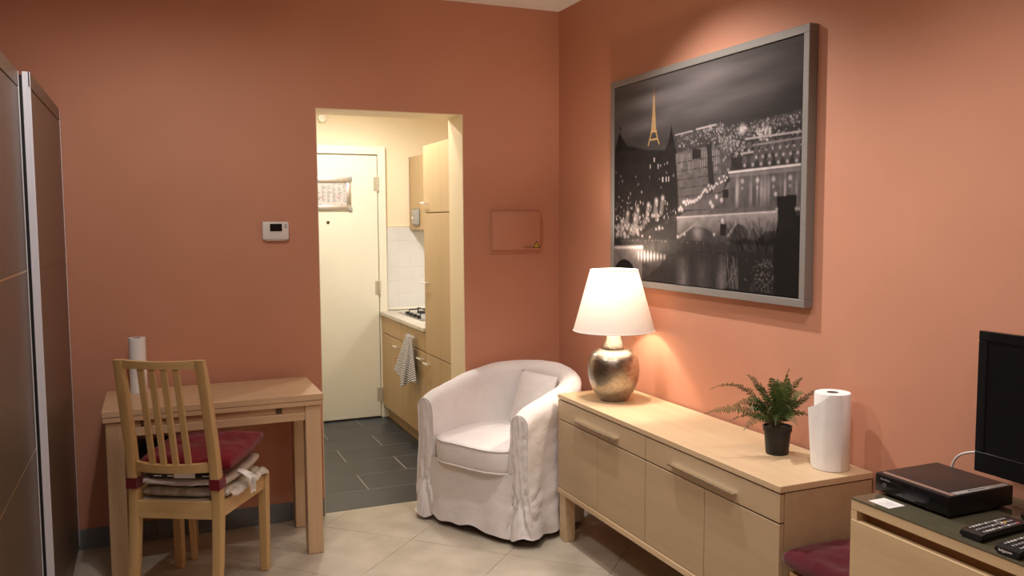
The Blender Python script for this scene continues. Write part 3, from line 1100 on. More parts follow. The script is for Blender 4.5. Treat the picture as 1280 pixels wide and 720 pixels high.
    B_ = sum(P_[a:a + H, b:b + W] * k for a, b, k in ((0, 1, .12), (1, 0, .12), (1, 2, .12), (2, 1, .12), (1, 1, .52)))
    I = B_ * np.where(V > hill[None, :], .72 + .56 * fbm(46, 34, 77), 1.0)
    I = np.clip(I * np.where(V > hill[None, :], .66, .44) + .004, .004, 1)
    C = np.stack([I * 1.0, I * .86, I * .84], -1)
    # slender lit iron tower, amber
    m = np.zeros_like(U)
    for s in (-1, 1):
        for (y0, w0, y1, w1) in ((.075, .0015, .20, .007), (.20, .007, .262, .013), (.262, .013, .325, .034)):
            m = np.maximum(m, seg(.270 + s * w0, y0, .270 + s * w1, y1, .0030))
    for y, wd in ((.20, .010), (.262, .018), (.30, .024)):
        m = np.maximum(m, seg(.270 - wd, y, .270 + wd, y, .003))
    core = poly([(.270, .06), (.274, .15), (.282, .262), (.258, .262), (.266, .15)])
    m = np.maximum(m, .75 * core)
    lat = .65 + .5 * np.sin(V * 420) * np.sin(U * 900)
    m = np.clip(m * lat, 0, 1)[..., None]
    C = C * (1 - m) + m * np.array([.60, .36, .13])
    m = seg(.270, .045, .270, .085, .004)[..., None]
    C = C * (1 - m) + m * np.array([.16, .08, .06])
    bm_ = np.exp(-((U - .27 - 1.2 * (.06 - V)) / .05) ** 2) * (V < .06)
    return C


def build_print():
    W, H = 460, 336
    C = paint_print(W, H)
    ya, yb = PY0 - FWD - 0.0045, PY1 + FWD + 0.0045
    za, zb = PZ1 - FWD - 0.0045, PZ0 + FWD + 0.0045
    gy = np.linspace(ya, yb, W)
    gz = np.linspace(za, zb, H)
    Y, Z = np.meshgrid(gy, gz)
    co = np.stack([np.full(Y.size, -0.0385), Y.ravel(), Z.ravel()], -1)
    idx = np.arange(W * H).reshape(H, W)
    q = np.stack([idx[:-1, :-1], idx[1:, :-1], idx[1:, 1:], idx[:-1, 1:]], -1).reshape(-1, 4)
    me = bpy.data.meshes.new('print')
    me.vertices.add(len(co))
    me.vertices.foreach_set('co', co.ravel())
    me.loops.add(q.size)
    me.loops.foreach_set('vertex_index', q.ravel().astype(np.int32))
    me.polygons.add(len(q))
    me.polygons.foreach_set('loop_start', np.arange(0, q.size, 4, dtype=np.int32))
    me.update(calc_edges=True)
    at = me.color_attributes.new('print', 'FLOAT_COLOR', 'POINT')
    rgba = np.concatenate([C.reshape(-1, 3), np.ones((W * H, 1))], 1).astype(np.float32)
    at.data.foreach_set('color', rgba.ravel())
    me.materials.append(M['print'])
    o = bpy.data.objects.new('print', me)
    COL.objects.link(o)
    o.parent = t
    # board carrying the print
    obj('print_board', BX(-0.0375, -0.0185, yb, ya, zb, za), M['black_matte'], t)


build_print()

# ------------------------------------------------------------------ wardrobe with sliding doors
WX = -2.594
t = thing('wardrobe', 'dark brown wardrobe with two sliding doors and a bright aluminium edge', 'wardrobe')
obj('carcass', BX(-3.2, -2.664, -2.42, -0.016, 0.02, 2.06), M['wardrobe_rail'], t)
obj('plinth', BX(-3.2, -2.68, -2.42, -0.016, 0.001, 0.0195), M['black_matte'], t)
obj('top_board', BX(-3.2, -2.664, -2.42, -0.016, 2.061, 2.075), M['wardrobe_rail'], t)


def sliding_door(x1, y0, y1, near):
    x0 = x1 - 0.024
    d = obj('sliding_door', BX(x0, x1 - 0.006, y0 + 0.004, y1 - 0.004, 0.03, 2.112), M['wardrobe_rail'], t)
    obj('top_rail', BX(x1 - 0.0058, x1, y0, y1, 2.058, 2.112, bev=0.001), M['wardrobe_rail'], d)
    zs = [0.03, 0.143, 0.780, 1.417, 2.055]
    for a, b in zip(zs[:-1], zs[1:]):
        obj('panel', BX(x1 - 0.0058, x1 - 0.001, y0 + 0.008, y1 - 0.008, a + 0.003, b - 0.003), M['wardrobe'], d)
    for z in zs[1:-1]:
        obj('divider_strip', BX(x1 - 0.0058, x1 - 0.0002, y0 + 0.008, y1 - 0.008, z - 0.0028, z + 0.0028), M['brass' if near else 'wardrobe_rail'], d)
    for ya, yb in ((y0, y0 + 0.008), (y1 - 0.008, y1)):
        obj('edge_profile', BX(x0, x1 + 0.0008, ya, yb, 0.03, 2.112, bev=0.001), M['alu_white'], d)
    return d


sliding_door(WX, -1.08, -0.022, False)
sliding_door(WX - 0.034, -2.30, -1.086, True)
bm = bmesh.new()
box(bm, WX - 0.0335, WX - 0.0245, -1.0795, -1.072, 0.03, 2.10)
obj('brush_seal', bm, M['black_matte'], t)
obj('side_panel', BX(-3.2, WX - 0.006, -0.0155, -0.003 - 0.009, 0.02, 2.10), M['wardrobe_rail'], t)

# ------------------------------------------------------------------ beech table
TZ = 0.775
TX0, TX1, TY0, TY1 = -2.447, -1.501, -0.529, -0.047
t = thing('dining_table', 'small rectangular beech table against the orange wall', 'table', ((TX0 + TX1) / 2, (TY0 + TY1) / 2, 0))
hx, hy = (TX1 - TX0) / 2, (TY1 - TY0) / 2
obj('table_top', BX(-hx, hx, -hy, hy, TZ - 0.029, TZ, bev=0.002), M['beech_x'], t)
obj('extension_leaf', BX(-hx + 0.002, hx - 0.002, -hy + 0.002, hy - 0.002, TZ - 0.053, TZ - 0.0305, bev=0.002), M['beech_x'], t)
LG = 0.072
for sx in (-1, 1):
    for sy in (-1, 1):
        x0 = sx * (hx - 0.012) - (LG if sx > 0 else 0)
        y0 = sy * (hy - 0.012) - (LG if sy > 0 else 0)
        obj('leg', BX(x0, x0 + LG, y0, y0 + LG, 0.001, TZ - 0.0535, bev=0.003), M['beech_z'], t)
zt, zb = TZ - 0.0535, 0.652
for sy in (-1, 1):
    y = sy * (hy - 0.024)
    obj('apron_panel', BX(-hx + 0.0845, hx - 0.0845, min(y, y - sy * 0.02), max(y, y - sy * 0.02), 0.690, zt), M['beech_x'], t)
    y = sy * (hy - 0.015)
    obj('apron_rail', BX(-hx + 0.0845, hx - 0.0845, min(y, y - sy * 0.025), max(y, y - sy * 0.025), zb, 0.6895, bev=0.002), M['beech_x'], t)
for sx in (-1, 1):
    x = sx * (hx - 0.018)
    obj('end_apron', BX(min(x, x - sx * 0.022), max(x, x - sx * 0.022), -hy + 0.0845, hy - 0.0845, zb, zt, bev=0.002), M['beech_z'], t)
for xc in (-0.306, 0.270):
    obj('pull_block', BX(xc - 0.014, xc + 0.014, -hy + 0.018, -hy + 0.0238, 0.692, 0.718), M['beech_dark'], t)

# paper roll on the table
t = thing('paper_roll', 'thin white kitchen paper roll standing on the beech table', 'paper roll', (-2.303, -0.125, TZ + 0.0005))
bm = bmesh.new()
lathe(bm, [(0.020, 0), (0.0385, 0), (0.0385, 0.262), (0.020, 0.262)], 32, cap0=False, cap1=False)
obj('paper', bm, M['paper'], t, 50)
bm = bmesh.new()
lathe(bm, [(0.0197, 0.001), (0.0197, 0.262), (0.0182, 0.262), (0.0182, 0.001)], 24, cap0=False, cap1=False)
obj('core', bm, mat_plain('cardboard', (0.30, 0.22, 0.15), 0.9), t, 50)

# ------------------------------------------------------------------ slatted chair
ch = thing('dining_chair', 'light wooden slat-back chair with a pile of cushions at the table', 'chair', (-1.965, -0.50, 0), R(-28.0))


def beam(name, ctr_a, ctr_b, wx, wy, parent, mat, bev=0.003, wx2=None, wy2=None):
    """post between two centres, section wx by wy in the chair's x/y"""
    wx2, wy2 = wx2 or wx, wy2 or wy
    bm = bmesh.new()
    q = lambda c, a, b: [(c[0] - a / 2, c[1] - b / 2, c[2]), (c[0] + a / 2, c[1] - b / 2, c[2]), (c[0] + a / 2, c[1] + b / 2, c[2]), (c[0] - a / 2, c[1] + b / 2, c[2])]
    hexa(bm, q(ctr_a, wx, wy), q(ctr_b, wx2, wy2), bev)
    return obj(name, bm, M[mat], parent)


for s in (-1, 1):
    # rear leg and back post in one bent piece
    bm = bmesh.new()
    prof = [(0.178, -0.490, 0.001), (0.176, -0.445, 0.20), (0.175, -0.425, 0.40), (0.174, -0.425, 0.50), (0.172, -0.452, 0.70), (0.169, -0.492, 0.90), (0.166, -0.526, 1.05)]
    wds = [(0.034, 0.036), (0.036, 0.042), (0.037, 0.05), (0.037, 0.05), (0.036, 0.044), (0.036, 0.036), (0.036, 0.030)]
    rows = []
    for (x, y, z), (a, b) in zip(prof, wds):
        x *= s
        rows.append([(x - a / 2, y - b / 2, z), (x + a / 2, y - b / 2, z), (x + a / 2, y + b / 2, z), (x - a / 2, y + b / 2, z)])
    g = grid(bm, rows, close_v=True)
    bm.faces.new(g[0])
    bm.faces.new(g[-1])
    bmesh.ops.bevel(bm, geom=[e for e in bm.edges if abs((e.verts[0].co - e.verts[1].co).z) > 0.05], offset=0.004, segments=2, profile=0.5, affect='EDGES')
    obj('back_post', bm, M['chair_z'], ch, 40)
    beam('front_leg', (s * 0.202, -0.018, 0.001), (s * 0.205, -0.022, 0.452), 0.036, 0.036, ch, 'chair_z', wx2=0.042, wy2=0.042)
    bm = bmesh.new()
    xo, xi = 0.207 * s, 0.178 * s
    hexa(bm, [(xi - 0.011 * s, -0.40, 0.385), (xi + 0.011 * s, -0.40, 0.385), (xo + 0.008 * s, -0.043, 0.385), (xo - 0.014 * s, -0.043, 0.385)],
         [(xi - 0.011 * s, -0.40, 0.450), (xi + 0.011 * s, -0.40, 0.450), (xo + 0.008 * s, -0.043, 0.450), (xo - 0.014 * s, -0.043, 0.450)], 0.002)
    obj('side_rail', bm, M['chair_x'], ch)
obj('front_rail', BX(-0.184, 0.184, -0.033, -0.011, 0.385, 0.45, bev=0.002), M['chair_x'], ch)
obj('rear_rail', BX(-0.1565, 0.1565, -0.445, -0.422, 0.385, 0.458, bev=0.002), M['chair_x'], ch)
# seat board
bm = slab([(-0.156, -0.421), (0.156, -0.421), (0.182, -0.034), (-0.182, -0.034)], 0.438, 0.4505)
obj('seat', bm, M['pad'], ch)


def curved_rail(name, zc, hh, ymid, yend, xr, th, lean=0.0):
    bm = bmesh.new()
    pts = []
    n = 14
    for i in range(n + 1):
        x = -xr + 2 * xr * i / n
        y = ymid + (yend - ymid) * (x / xr) ** 2
        zt_ = 0.004 * ((x / xr) ** 2)
        pts.append([(x, y - th / 2 - lean, zc + hh / 2 + zt_), (x, y + th / 2 - lean, zc + hh / 2 + zt_), (x, y + th / 2, zc - hh / 2), (x, y - th / 2, zc - hh / 2)])
    g = grid(bm, pts, close_v=True)
    bm.faces.new(g[0])
    bm.faces.new(g[-1])
    return obj(name, bm, M['chair_x'], ch, 40)


curved_rail('top_rail', 1.031, 0.030, -0.541, -0.521, 0.149, 0.020, 0.004)
curved_rail('lower_rail', 0.600, 0.034, -0.470, -0.440, 0.155, 0.024, 0.002)
for x in (-0.076, -0.026, 0.024, 0.074):
    yb_ = -0.470 + 0.03 * (x / 0.155) ** 2 + 0.001
    yt_ = -0.543 + 0.02 * (x / 0.149) ** 2 + 0.003
    beam('slat', (x, yb_, 0.6165), (x * 0.96, yt_, 1.0155), 0.026, 0.012, ch, 'chair_z', 0.002)

def cushion_mesh(wx, wy, h, n=26, pw=3.2, crown=0.35, seed=0, wr=0.004, corner=0.0, tilt=None, edge=0.0):
    """pillow-like pad: rounded square plan, soft edge"""
    bm = bmesh.new()
    off = Vector((seed * 13.7, seed * 3.1, 0))
    rows_t, rows_b = [], []
    for i in range(n + 1):
        rt, rb = [], []
        for j in range(n + 1):
            u_, v_ = -1 + 2 * i / n, -1 + 2 * j / n
            e = (1 - abs(u_) ** pw) * (1 - abs(v_) ** pw)
            prof = max(e, 0) ** 0.36
            cr = 1 + crown * (1 - u_ * u_) * (1 - v_ * v_)
            rr = 1 + corner * (u_ * u_ * v_ * v_) - 0.03 * (abs(u_) ** 2 + abs(v_) ** 2) / 2
            # round the corners of the plan a little
            x = u_ * math.sqrt(1 - 0.10 * v_ * v_ * (1 - corner * 4)) * wx / 2 * rr
            y = v_ * math.sqrt(1 - 0.10 * u_ * u_ * (1 - corner * 4)) * wy / 2 * rr
            nz = noise.fractal(Vector((x * 9, y * 9, 0.3)) + off, 0.8, 2.0, 3)
            z = h / 2 * prof * cr / (1 + crown)
            zt_ = h / 2 + z + wr * nz * (0.3 + prof)
            zb_ = h / 2 - z * 0.96 + wr * 0.4 * nz * (0.3 + prof)
            if edge:
                z = h / 2 * (edge + (1 - edge) * prof * cr / (1 + crown))
                zt_ = h / 2 + z + wr * nz * (0.3 + prof)
                zb_ = h / 2 - z + wr * 0.4 * nz * (0.3 + prof)
            elif i in (0, n) or j in (0, n):
                zb_ = zt_
            dz = tilt(u_, v_) if tilt else 0.0
            rt.append((x, y, zt_ + dz))
            rb.append((x, y, zb_ + dz))
        rows_t.append(rt)
        rows_b.append(rb)
    gt = grid(bm, rows_t)
    gb = grid(bm, rows_b)
    if edge:
        rim = lambda g: [g[i][0] for i in range(n)] + [g[n][j] for j in range(n)] + [g[i][n] for i in range(n, 0, -1)] + [g[0][j] for j in range(n, 0, -1)]
        a, b = rim(gt), rim(gb)
        mids = []
        for va, vb in zip(a, b):
            c = (va.co + vb.co) / 2
            f = 1 + 0.22 * abs(va.co.z - vb.co.z) / max(c.xy.length, 1e-4)
            mids.append(bm.verts.new((c.x * f, c.y * f, c.z)))
        k = len(a)
        for i in range(k):
            bm.faces.new((a[i], a[(i + 1) % k], mids[(i + 1) % k], mids[i]))
            bm.faces.new((mids[i], mids[(i + 1) % k], b[(i + 1) % k], b[i]))
    else:
        bmesh.ops.remove_doubles(bm, verts=bm.verts, dist=0.0005)
    return bm


CG = Matrix.Rotation(R(-28), 3, 'Z')


def chair_pt(x, y, z):
    v_ = CG @ Vector((x, y, 0))
    return (-1.965 + v_.x, -0.50 + v_.y, z)


# plastic-wrapped pad lowest of the pile
c1 = thing('seat_pad', 'pale seat pad in crinkled clear wrap, lowest on the wooden chair', 'cushion', chair_pt(0.012, -0.212, 0.4535), R(-27))
obj('pad', cushion_mesh(0.39, 0.375, 0.046, seed=2, wr=0.004, crown=0.1, pw=5, edge=0.45), M['plastic_wrap'], c1, 180)
bm = bmesh.new()
pts = []
for i in range(60):
    tt = i / 59
    y = -0.175 + 0.36 * tt
    row = []
    for j in range(8):
        s_ = j / 7
        k = 1 + 0.25 * noise.noise(Vector((tt * 9, 0.4, 2)))
        row.append((0.190 + 0.030 * s_ * k * (0.6 + 0.5 * tt), y, 0.030 - 0.022 * s_ * s_ * k + 0.003 * noise.noise(Vector((tt * 26, s_ * 5, 1)))))
    pts.append(row)
grid(bm, pts)
obj('wrap_edge', bm, M['plastic_wrap'], c1, 180)
# beige pad with white tag
c2 = thing('seat_pad', 'flat beige seat pad with a white care tag, between wrapped pad and red cushion', 'cushion', chair_pt(0.006, -0.215, 0.5055), R(-28))


def tilt_pad(u_, v_):
    return 0.010 * (v_ + 1) / 2


obj('pad', cushion_mesh(0.40, 0.385, 0.038, seed=4, wr=0.002, crown=0.05, pw=8, tilt=tilt_pad, edge=0.6), M['pad'], c2, 180)
def tag_pt(tt, s_):
    x = 0.196 + 0.052 * min(1.0, tt * 2.2) + 0.003 * math.sin(tt * 5)
    return (x, -0.085 + 0.056 * s_ + 0.024 * tt, 0.038 - 0.105 * tt ** 1.3 + 0.004 * math.sin(s_ * 5))


bm = bmesh.new()
grid(bm, [[tag_pt(i / 10, j / 5) for j in range(6)] for i in range(11)])
tg = obj('care_tag', bm, M['card'], c2, 180)
bm = bmesh.new()
for k in range(9):
    for col in range(3):
        tt = 0.30 + 0.072 * k
        p = tag_pt(tt, 0.10 + 0.28 * col)
        box(bm, p[0] + 0.0006, p[0] + 0.0016, p[1], p[1] + random.uniform(0.006, 0.012), p[2] - 0.0013, p[2] + 0.0013)
obj('tag_print', bm, M['ink_grey'], tg)['kind'] = 'stuff'
# folded white cloth strip visible at the back of the pile
bm = bmesh.new()
pts = []
for i in range(21):
    tt = i / 20
    x = -0.150 + 0.285 * tt
    row = []
    for j in range(5):
        s_ = j / 4
        row.append((x, -0.200 - 0.012 * s_ - 0.003 * math.sin(tt * 19), 0.030 - 0.022 * s_ * (0.5 + 0.5 * abs(tt - 0.4)) + 0.006 * math.cos(tt * 6.0)))
    pts.append(row)
grid(bm, pts)
obj('fabric_edge', bm, M['cover'], c2, 180)
# red cushion
c3 = thing('chair_cushion', 'red padded cushion tied to the wooden chair, on top of two pads', 'cushion', chair_pt(0.018, -0.212, 0.552), R(-27))


def tilt_red(u_, v_):
    return 0.018 * (v_ + 1) / 2 + 0.012 * (u_ + 1) / 2 * (v_ + 1) / 2


obj('cushion', cushion_mesh(0.40, 0.39, 0.082, seed=6, wr=0.012, crown=0.15, pw=4.0, corner=0.03, tilt=tilt_red, edge=0.42), M['red'], c3, 180)
obj('black_underside', BX(-0.143, 0.143, -0.208, -0.17, -0.004, 0.026, bev=0.004), M['black_cloth'], c3)
for xx in (-0.118, -0.06, 0.085):
    obj('white_stripe', BX(xx, xx + 0.034, -0.2092, -0.2082, 0.002, 0.006), M['card'], c3)
bm = bmesh.new()
hexa(bm, [(-0.03, -0.212, -0.004), (0.058, -0.212, -0.004), (0.058, -0.2105, -0.004), (-0.03, -0.2105, -0.004)],
     [(-0.024, -0.226, 0.018), (0.058, -0.226, 0.018), (0.058, -0.212, 0.022), (-0.024, -0.212, 0.022)])
obj('white_label', bm, M['card'], c3)
for s in (-1, 1):
    bm = bmesh.new()
    x, y, z = s * 0.174, -0.426, 0.532
    rows = []
    for k in range(4):
        zz = z - 0.022 + 0.0147 * k
        a = 0.0222 + 0.0008 * math.sin(k * 2)
        b = 0.0312
        rows.append([(x - a, y - b, zz), (x + a, y - b, zz), (x + a, y + b, zz), (x - a, y + b, zz)])
    grid(bm, rows, close_v=True)
    o = obj('tie_band', bm, M['red'], None, 50)
    o.parent = c3
    o.matrix_parent_inverse = (Matrix.Translation(Vector(chair_pt(0.018, -0.212, 0.552))) @ Matrix.Rotation(R(-27), 4, 'Z')).inverted() @ \
        (Matrix.Translation(Vector((-1.965, -0.50, 0))) @ Matrix.Rotation(R(-28), 4, 'Z'))

# stool under the table with a black bag on it
st = thing('wooden_stool', 'small wooden stool under the table behind the slatted chair', 'stool', (-2.215, -0.225, 0), R(-4))
for sx in (-1, 1):
    for sy in (-1, 1):
        beam('leg', (sx * 0.136, sy * 0.115, 0.001), (sx * 0.120, sy * 0.100, 0.40), 0.030, 0.030, st, 'chair_z')
obj('seat', BX(-0.15, 0.15, -0.13, 0.13, 0.402, 0.424, bev=0.004), M['chair_x'], st)
for sy in (-1, 1):
    obj('rail', BX(-0.105, 0.105, sy * 0.100 - 0.008, sy * 0.100 + 0.008, 0.345, 0.40), M['chair_x'], st)
for sx in (-1, 1):
    obj('rail', BX(sx * 0.120 - 0.008, sx * 0.120 + 0.008, -0.084, 0.084, 0.345, 0.40), M['chair_x'], st)
o = tag(obj('black_bag', cushion_mesh(0.30, 0.24, 0.145, seed=9, wr=0.012, crown=0.2, pw=2.6), M['black_cloth'], smooth=180),
        'slumped black cloth bag on the stool under the table', 'bag')
o.location = (-2.215, -0.225, 0.4255)

# ------------------------------------------------------------------ armchair with loose white cover
AC_ROT = math.atan2(-0.89, 0.455)
ac = thing('armchair', 'white slipcovered tub armchair between the doorway and the sideboard', 'armchair', (-0.765, -0.535, 0), AC_ROT)
AW, AD0, AB, ATH = 0.378, 0.315, 0.350, 0.105


def u_path(n_side=10, n_arc=40):
    out = []
    for i in range(n_side):
        out.append(((AW, AD0 * i / n_side), (1, 0)))
    for i in range(n_arc + 1):
        a = PI * i / n_arc
        p = (AW * math.cos(a), AD0 + AB * math.sin(a))
        nn = Vector((math.cos(a) / AW, math.sin(a) / AB)).normalized()
        out.append((p, (nn.x, nn.y)))
    for i in range(n_side - 1, -1, -1):
        out.append(((-AW, AD0 * i / n_side), (-1, 0)))
    return out


def arm_h(f):
    """rim height along the shell, 0 and 1 at the arm fronts"""
    s_ = math.sin(PI * f)
    return 0.668 + 0.134 * s_ ** 1.1


def wrinkle(p, amp):
    a = noise.fractal(Vector((p[0] * 6, p[1] * 6, p[2] * 4)), 0.7, 2.0, 3)
    b = noise.noise(Vector((p[0] * 14, p[1] * 14, p[2] * 3)))
    return amp * (0.7 * a + 0.5 * b)


path = u_path()
SEGS = [((path[i][0][0] - path[i - 1][0][0]) ** 2 + (path[i][0][1] - path[i - 1][0][1]) ** 2) ** .5 for i in range(1, len(path))]
cum = [0]
for s_ in SEGS:
    cum.append(cum[-1] + s_)
HEM = 0.038
RIM = 0.054


def shell_section(k):
    (px, py), (nx, ny) = path[k]
    f = cum[k] / cum[-1]
    h = arm_h(f)
    e = min(cum[k], cum[-1] - cum[k])
    h -= 0.022 * max(0, 1 - e / 0.07) ** 2
    sec = []
    # outer side going up
    nz_ = NO
    for i in range(nz_):
        v_ = i / nz_
        z = HEM + (h - RIM - HEM) * v_
        off = 0.020 * (1 - v_) ** 2.2 - 0.006 * math.sin(PI * v_) + 0.012 * math.sin(PI * f) * v_ ** 2
        ripple = (1 - v_) ** 1.5 * (0.008 * math.sin(f * 70) + 0.006 * math.sin(f * 31 + 1))
        p = (px, py, z)
        d_, an = math.hypot(py + 0.02, z - 0.215), math.atan2(z - 0.215, py + 0.02)
        off += 0.009 * math.sin(an * 9 + 1) * math.exp(-(d_ / 0.13) ** 2) * min(1, d_ / 0.03) * min(1, py / 0.03)
        off += ripple + wrinkle(p, 0.012 * (0.4 + 0.6 * (1 - v_))) + 0.005 * noise.noise(Vector((px * 10 + z * 14, py * 10 - z * 9, z * 5)))
        zz = z + (0.010 * math.sin(f * 43 + 0.6) + 0.008 * math.sin(f * 17)) * (1 - v_) ** 6
        sec.append((px + nx * off, py + ny * off, zz))
    flare = 0.012 * math.sin(PI * f)
    for i in range(11):
        a = PI * i / 10
        d = RIM * math.cos(a) - RIM + flare * (1 - i / 10) * 1.0
        rr = RIM * math.sin(a)
        p = (px + nx * d, py + ny * d, h - RIM + rr)
        wv = wrinkle(p, 0.004)
        sec.append((p[0] + nx * wv, p[1] + ny * wv, p[2] + wv))
    ins = 2 * RIM
    for i in range(1, 12):
        v_ = i / 11
        z = (h - RIM) * (1 - v_) + 0.33 * v_
        d = -(ins + 0.012 * v_) + wrinkle((px * 0.8, py * 0.8, z + 3), 0.006)
        sec.append((px + nx * d, py + ny * d, z))
    return sec


NO = 34
secs = [shell_section(k) for k in range(len(path))]
bm = bmesh.new()
grid(bm, secs)


def arm_front(sec, sgn):
    """fabric panel closing the arm front with the kick pleat at the foot"""
    up = sec[:NO + 6]                       # hem to the crest, outer edge
    dn = sec[NO + 5:][:]                    # crest to the seat, inner edge
    rows = []
    zs = [p[2] for p in up]
    inner = dn[::-1]
    for i, p in enumerate(up):
        z = p[2]
        # inner edge x at this height
        xin = None
        if z <= inner[0][2]:
            xin = inner[0][0]
        else:
            for a, b in zip(inner[:-1], inner[1:]):
                if a[2] <= z <= b[2] + 1e-6:
                    q = (z - a[2]) / max(b[2] - a[2], 1e-6)
                    xin = a[0] + (b[0] - a[0]) * q
                    break
            if xin is None:
                xin = inner[-1][0]
        row = []
        m_ = 26
        for j in range(m_ + 1):
            q = j / m_
            x = p[0] + (xin - p[0]) * q
            w0 = min(1.0, q / 0.12)
            y = p[1] - 0.012 * math.sin(PI * q)
            t_ = max(0.0, (0.225 - z) / 0.185)
            hw = 0.05 + 0.40 * t_
            c_ = 0.48
            a_ = abs(q - c_)
            # opened corner pleat: two creases meeting at a point, a flat tongue between them
            y -= w0 * 0.020 * t_
            if t_ > 0:
                y -= w0 * 0.016 * min(1, t_ * 2) * max(0.0, 1 - (a_ / hw) ** 2) if a_ < hw else 0
                y += w0 * 0.013 * min(1, t_ * 3) * math.exp(-((a_ - hw) / 0.05) ** 2)
                y -= w0 * 0.012 * min(1, t_ * 3) * math.exp(-((a_ - hw - 0.16) / 0.09) ** 2)
            dq, dz_ = (q - c_) * 0.105, z - 0.225
            d_, an = math.hypot(dq, dz_), math.atan2(dz_, dq)
            y += w0 * 0.007 * math.sin(an * 8) * math.exp(-(d_ / 0.08) ** 2) * min(1, d_ / 0.02)
            y += w0 * wrinkle((x * 2, q, z * 2.2 + sgn), 0.007)
            y -= w0 * 0.0035 * math.sin(z * 150 + q * 5 + 2 * math.sin(z * 31)) * max(0, 1 - q / 0.55)
            zz = z + 0.012 * w0 * math.sin(q * 7) * (1 if i == 0 else 0)
            row.append((x, y if q > 0 else p[1], zz))
        rows.append(row)
    return rows


grid(bm, arm_front(secs[0], 1))
grid(bm, arm_front(secs[-1], -1))
# tuck the shell's front edge on to the panel
obj('slipcover', bm, M['cover'], ac, 180)
# front apron below the cushion
bm = bmesh.new()
rows = []
xi = AW - 2 * RIM + 0.012
for i in range(17):
    v_ = i / 16
    z = HEM + (0.345 - HEM) * v_
    row = []
    for j in range(27):
        q = -1 + 2 * j / 26
        x = q * xi
        y = -0.006 - 0.024 * (1 - v_) ** 1.6 - 0.020 * (1 - q * q) - 0.006 * (1 - v_) ** 1.5 * math.sin(q * 9 + 1)
        y += wrinkle((x, 2.0, z), 0.006)
        row.append((x, y, z + (0.010 * math.sin(q * 5 + 1) + 0.006 * math.sin(q * 11)) * (1 - v_) ** 5))
    rows.append(row)
grid(bm, rows)
obj('front_skirt', bm, M['cover'], ac, 180)
# seat deck inside, so nothing shows through
bm = bmesh.new()
deck = [(0.26 * math.cos(PI * i / 16), AD0 + 0.25 * math.sin(PI * i / 16)) for i in range(17)]
bm2 = slab([(0.262, 0.0)] + deck + [(-0.262, 0.0)], 0.31, 0.335)
bm.free()
obj('seat_deck', bm2, M['cover'], ac)
bm = bmesh.new()
for x, y in ((0.25, 0.09), (-0.25, 0.09), (0.2, 0.5), (-0.2, 0.5)):
    pass
bm.free()
for x, y in ((0.24, 0.07), (-0.24, 0.07), (0.2, 0.52), (-0.2, 0.52)):
    obj('leg', BX(x - 0.025, x + 0.025, y - 0.025, y + 0.025, 0.001, 0.31), M['black_matte'], ac)
# piping round the arm fronts
for sec, s in ((secs[0], 1), (secs[-1], -1)):
    line = [(p[0] + 0.0, p[1] - 0.003, p[2]) for p in sec[5:]]
    bm = bmesh.new()
    tube(bm, line, 0.0042, 6)
    obj('piping', bm, M['cover'], ac, 60)


# seat cushion
def seat_cushion():
    bm = bmesh.new()
    n, m_ = 72, 15
    prof = []
    outline = []
    for i in range(n):
        a = 2 * PI * i / n
        ca, sa = math.cos(a), math.sin(a)
        # D plan: squarish front, round back
        e = 4.5 if sa < 0 else 2.4
        rr = (abs(ca) ** e + abs(sa) ** e) ** (-1 / e)
        outline.append((0.274 * rr * ca, 0.262 + 0.318 * rr * sa))
    Z0, Z1 = 0.332, 0.462
    rows = []
    for i in range(n):
        ox, oy = outline[i]
        row = []
        for j in range(m_):
            a = PI * j / (m_ - 1) - PI / 2
            cz, czs = math.sin(a), math.cos(a)
            zz = (Z0 + Z1) / 2 + (Z1 - Z0) / 2 * math.copysign(abs(cz) ** 0.62, cz)
            sh = 1 - 0.085 * (1 - abs(czs) ** 0.5)
            x = ox * sh
            y = 0.275 + (oy - 0.275) * sh
            row.append((x, y, zz + wrinkle((x, y, zz), 0.004)))
        rows.append(row)
    g = grid(bm, rows, close_u=True)
    for top in (True, False):
        ring = [g[i][-1 if top else 0] for i in range(n)]
        prev = ring
        for s_ in (0.75, 0.5, 0.25):
            cur = []
            for v0 in ring:
                x, y = v0.co.x * s_, 0.275 + (v0.co.y - 0.275) * s_
                z = v0.co.z + (0.020 * (1 - s_ ** 2) if top else -0.0)
                cur.append(bm.verts.new((x, y, z + wrinkle((x, y, z), 0.004))))
            for i in range(n):
                bm.faces.new((prev[i], prev[(i + 1) % n], cur[(i + 1) % n], cur[i]))
            prev = cur
        bm.faces.new(prev)
    pip = [(g[i][m_ - 4].co * 1.0) for i in range(n)]
    pip2 = [(g[i][3].co * 1.0) for i in range(n)]
    return bm, pip, pip2


bm, p1, p2 = seat_cushion()
sc_ = obj('seat_cushion', bm, M['cover'], ac, 180)
for pp in (p1, p2):
    bm = bmesh.new()
    tube(bm, [p + Vector(((p.x) * 0.008, (p.y - 0.275) * 0.008, 0)) for p in pp] + [pp[0]], 0.0042, 6, caps=False)
    obj('piping', bm, M['cover'], sc_, 60)

# loose pillow leaning in the chair
pm = cushion_mesh(0.31, 0.31, 0.11, seed=12, wr=0.006, crown=0.6, pw=2.4, corner=0.06)
pl = obj('throw_pillow', pm, M['cover'], None, 180)
tag(pl, 'square white pillow leaning inside the white armchair', 'pillow')
acm = Matrix.Translation((-0.765, -0.535, 0)) @ Matrix.Rotation(AC_ROT, 4, 'Z')
pl.matrix_world = acm @ Matrix.Translation((0.045, 0.452, 0.606)) @ Matrix.Rotation(R(-14), 4, 'Z') @ Matrix.Rotation(R(72), 4, 'X') @ Matrix.Translation((0, 0, -0.055))

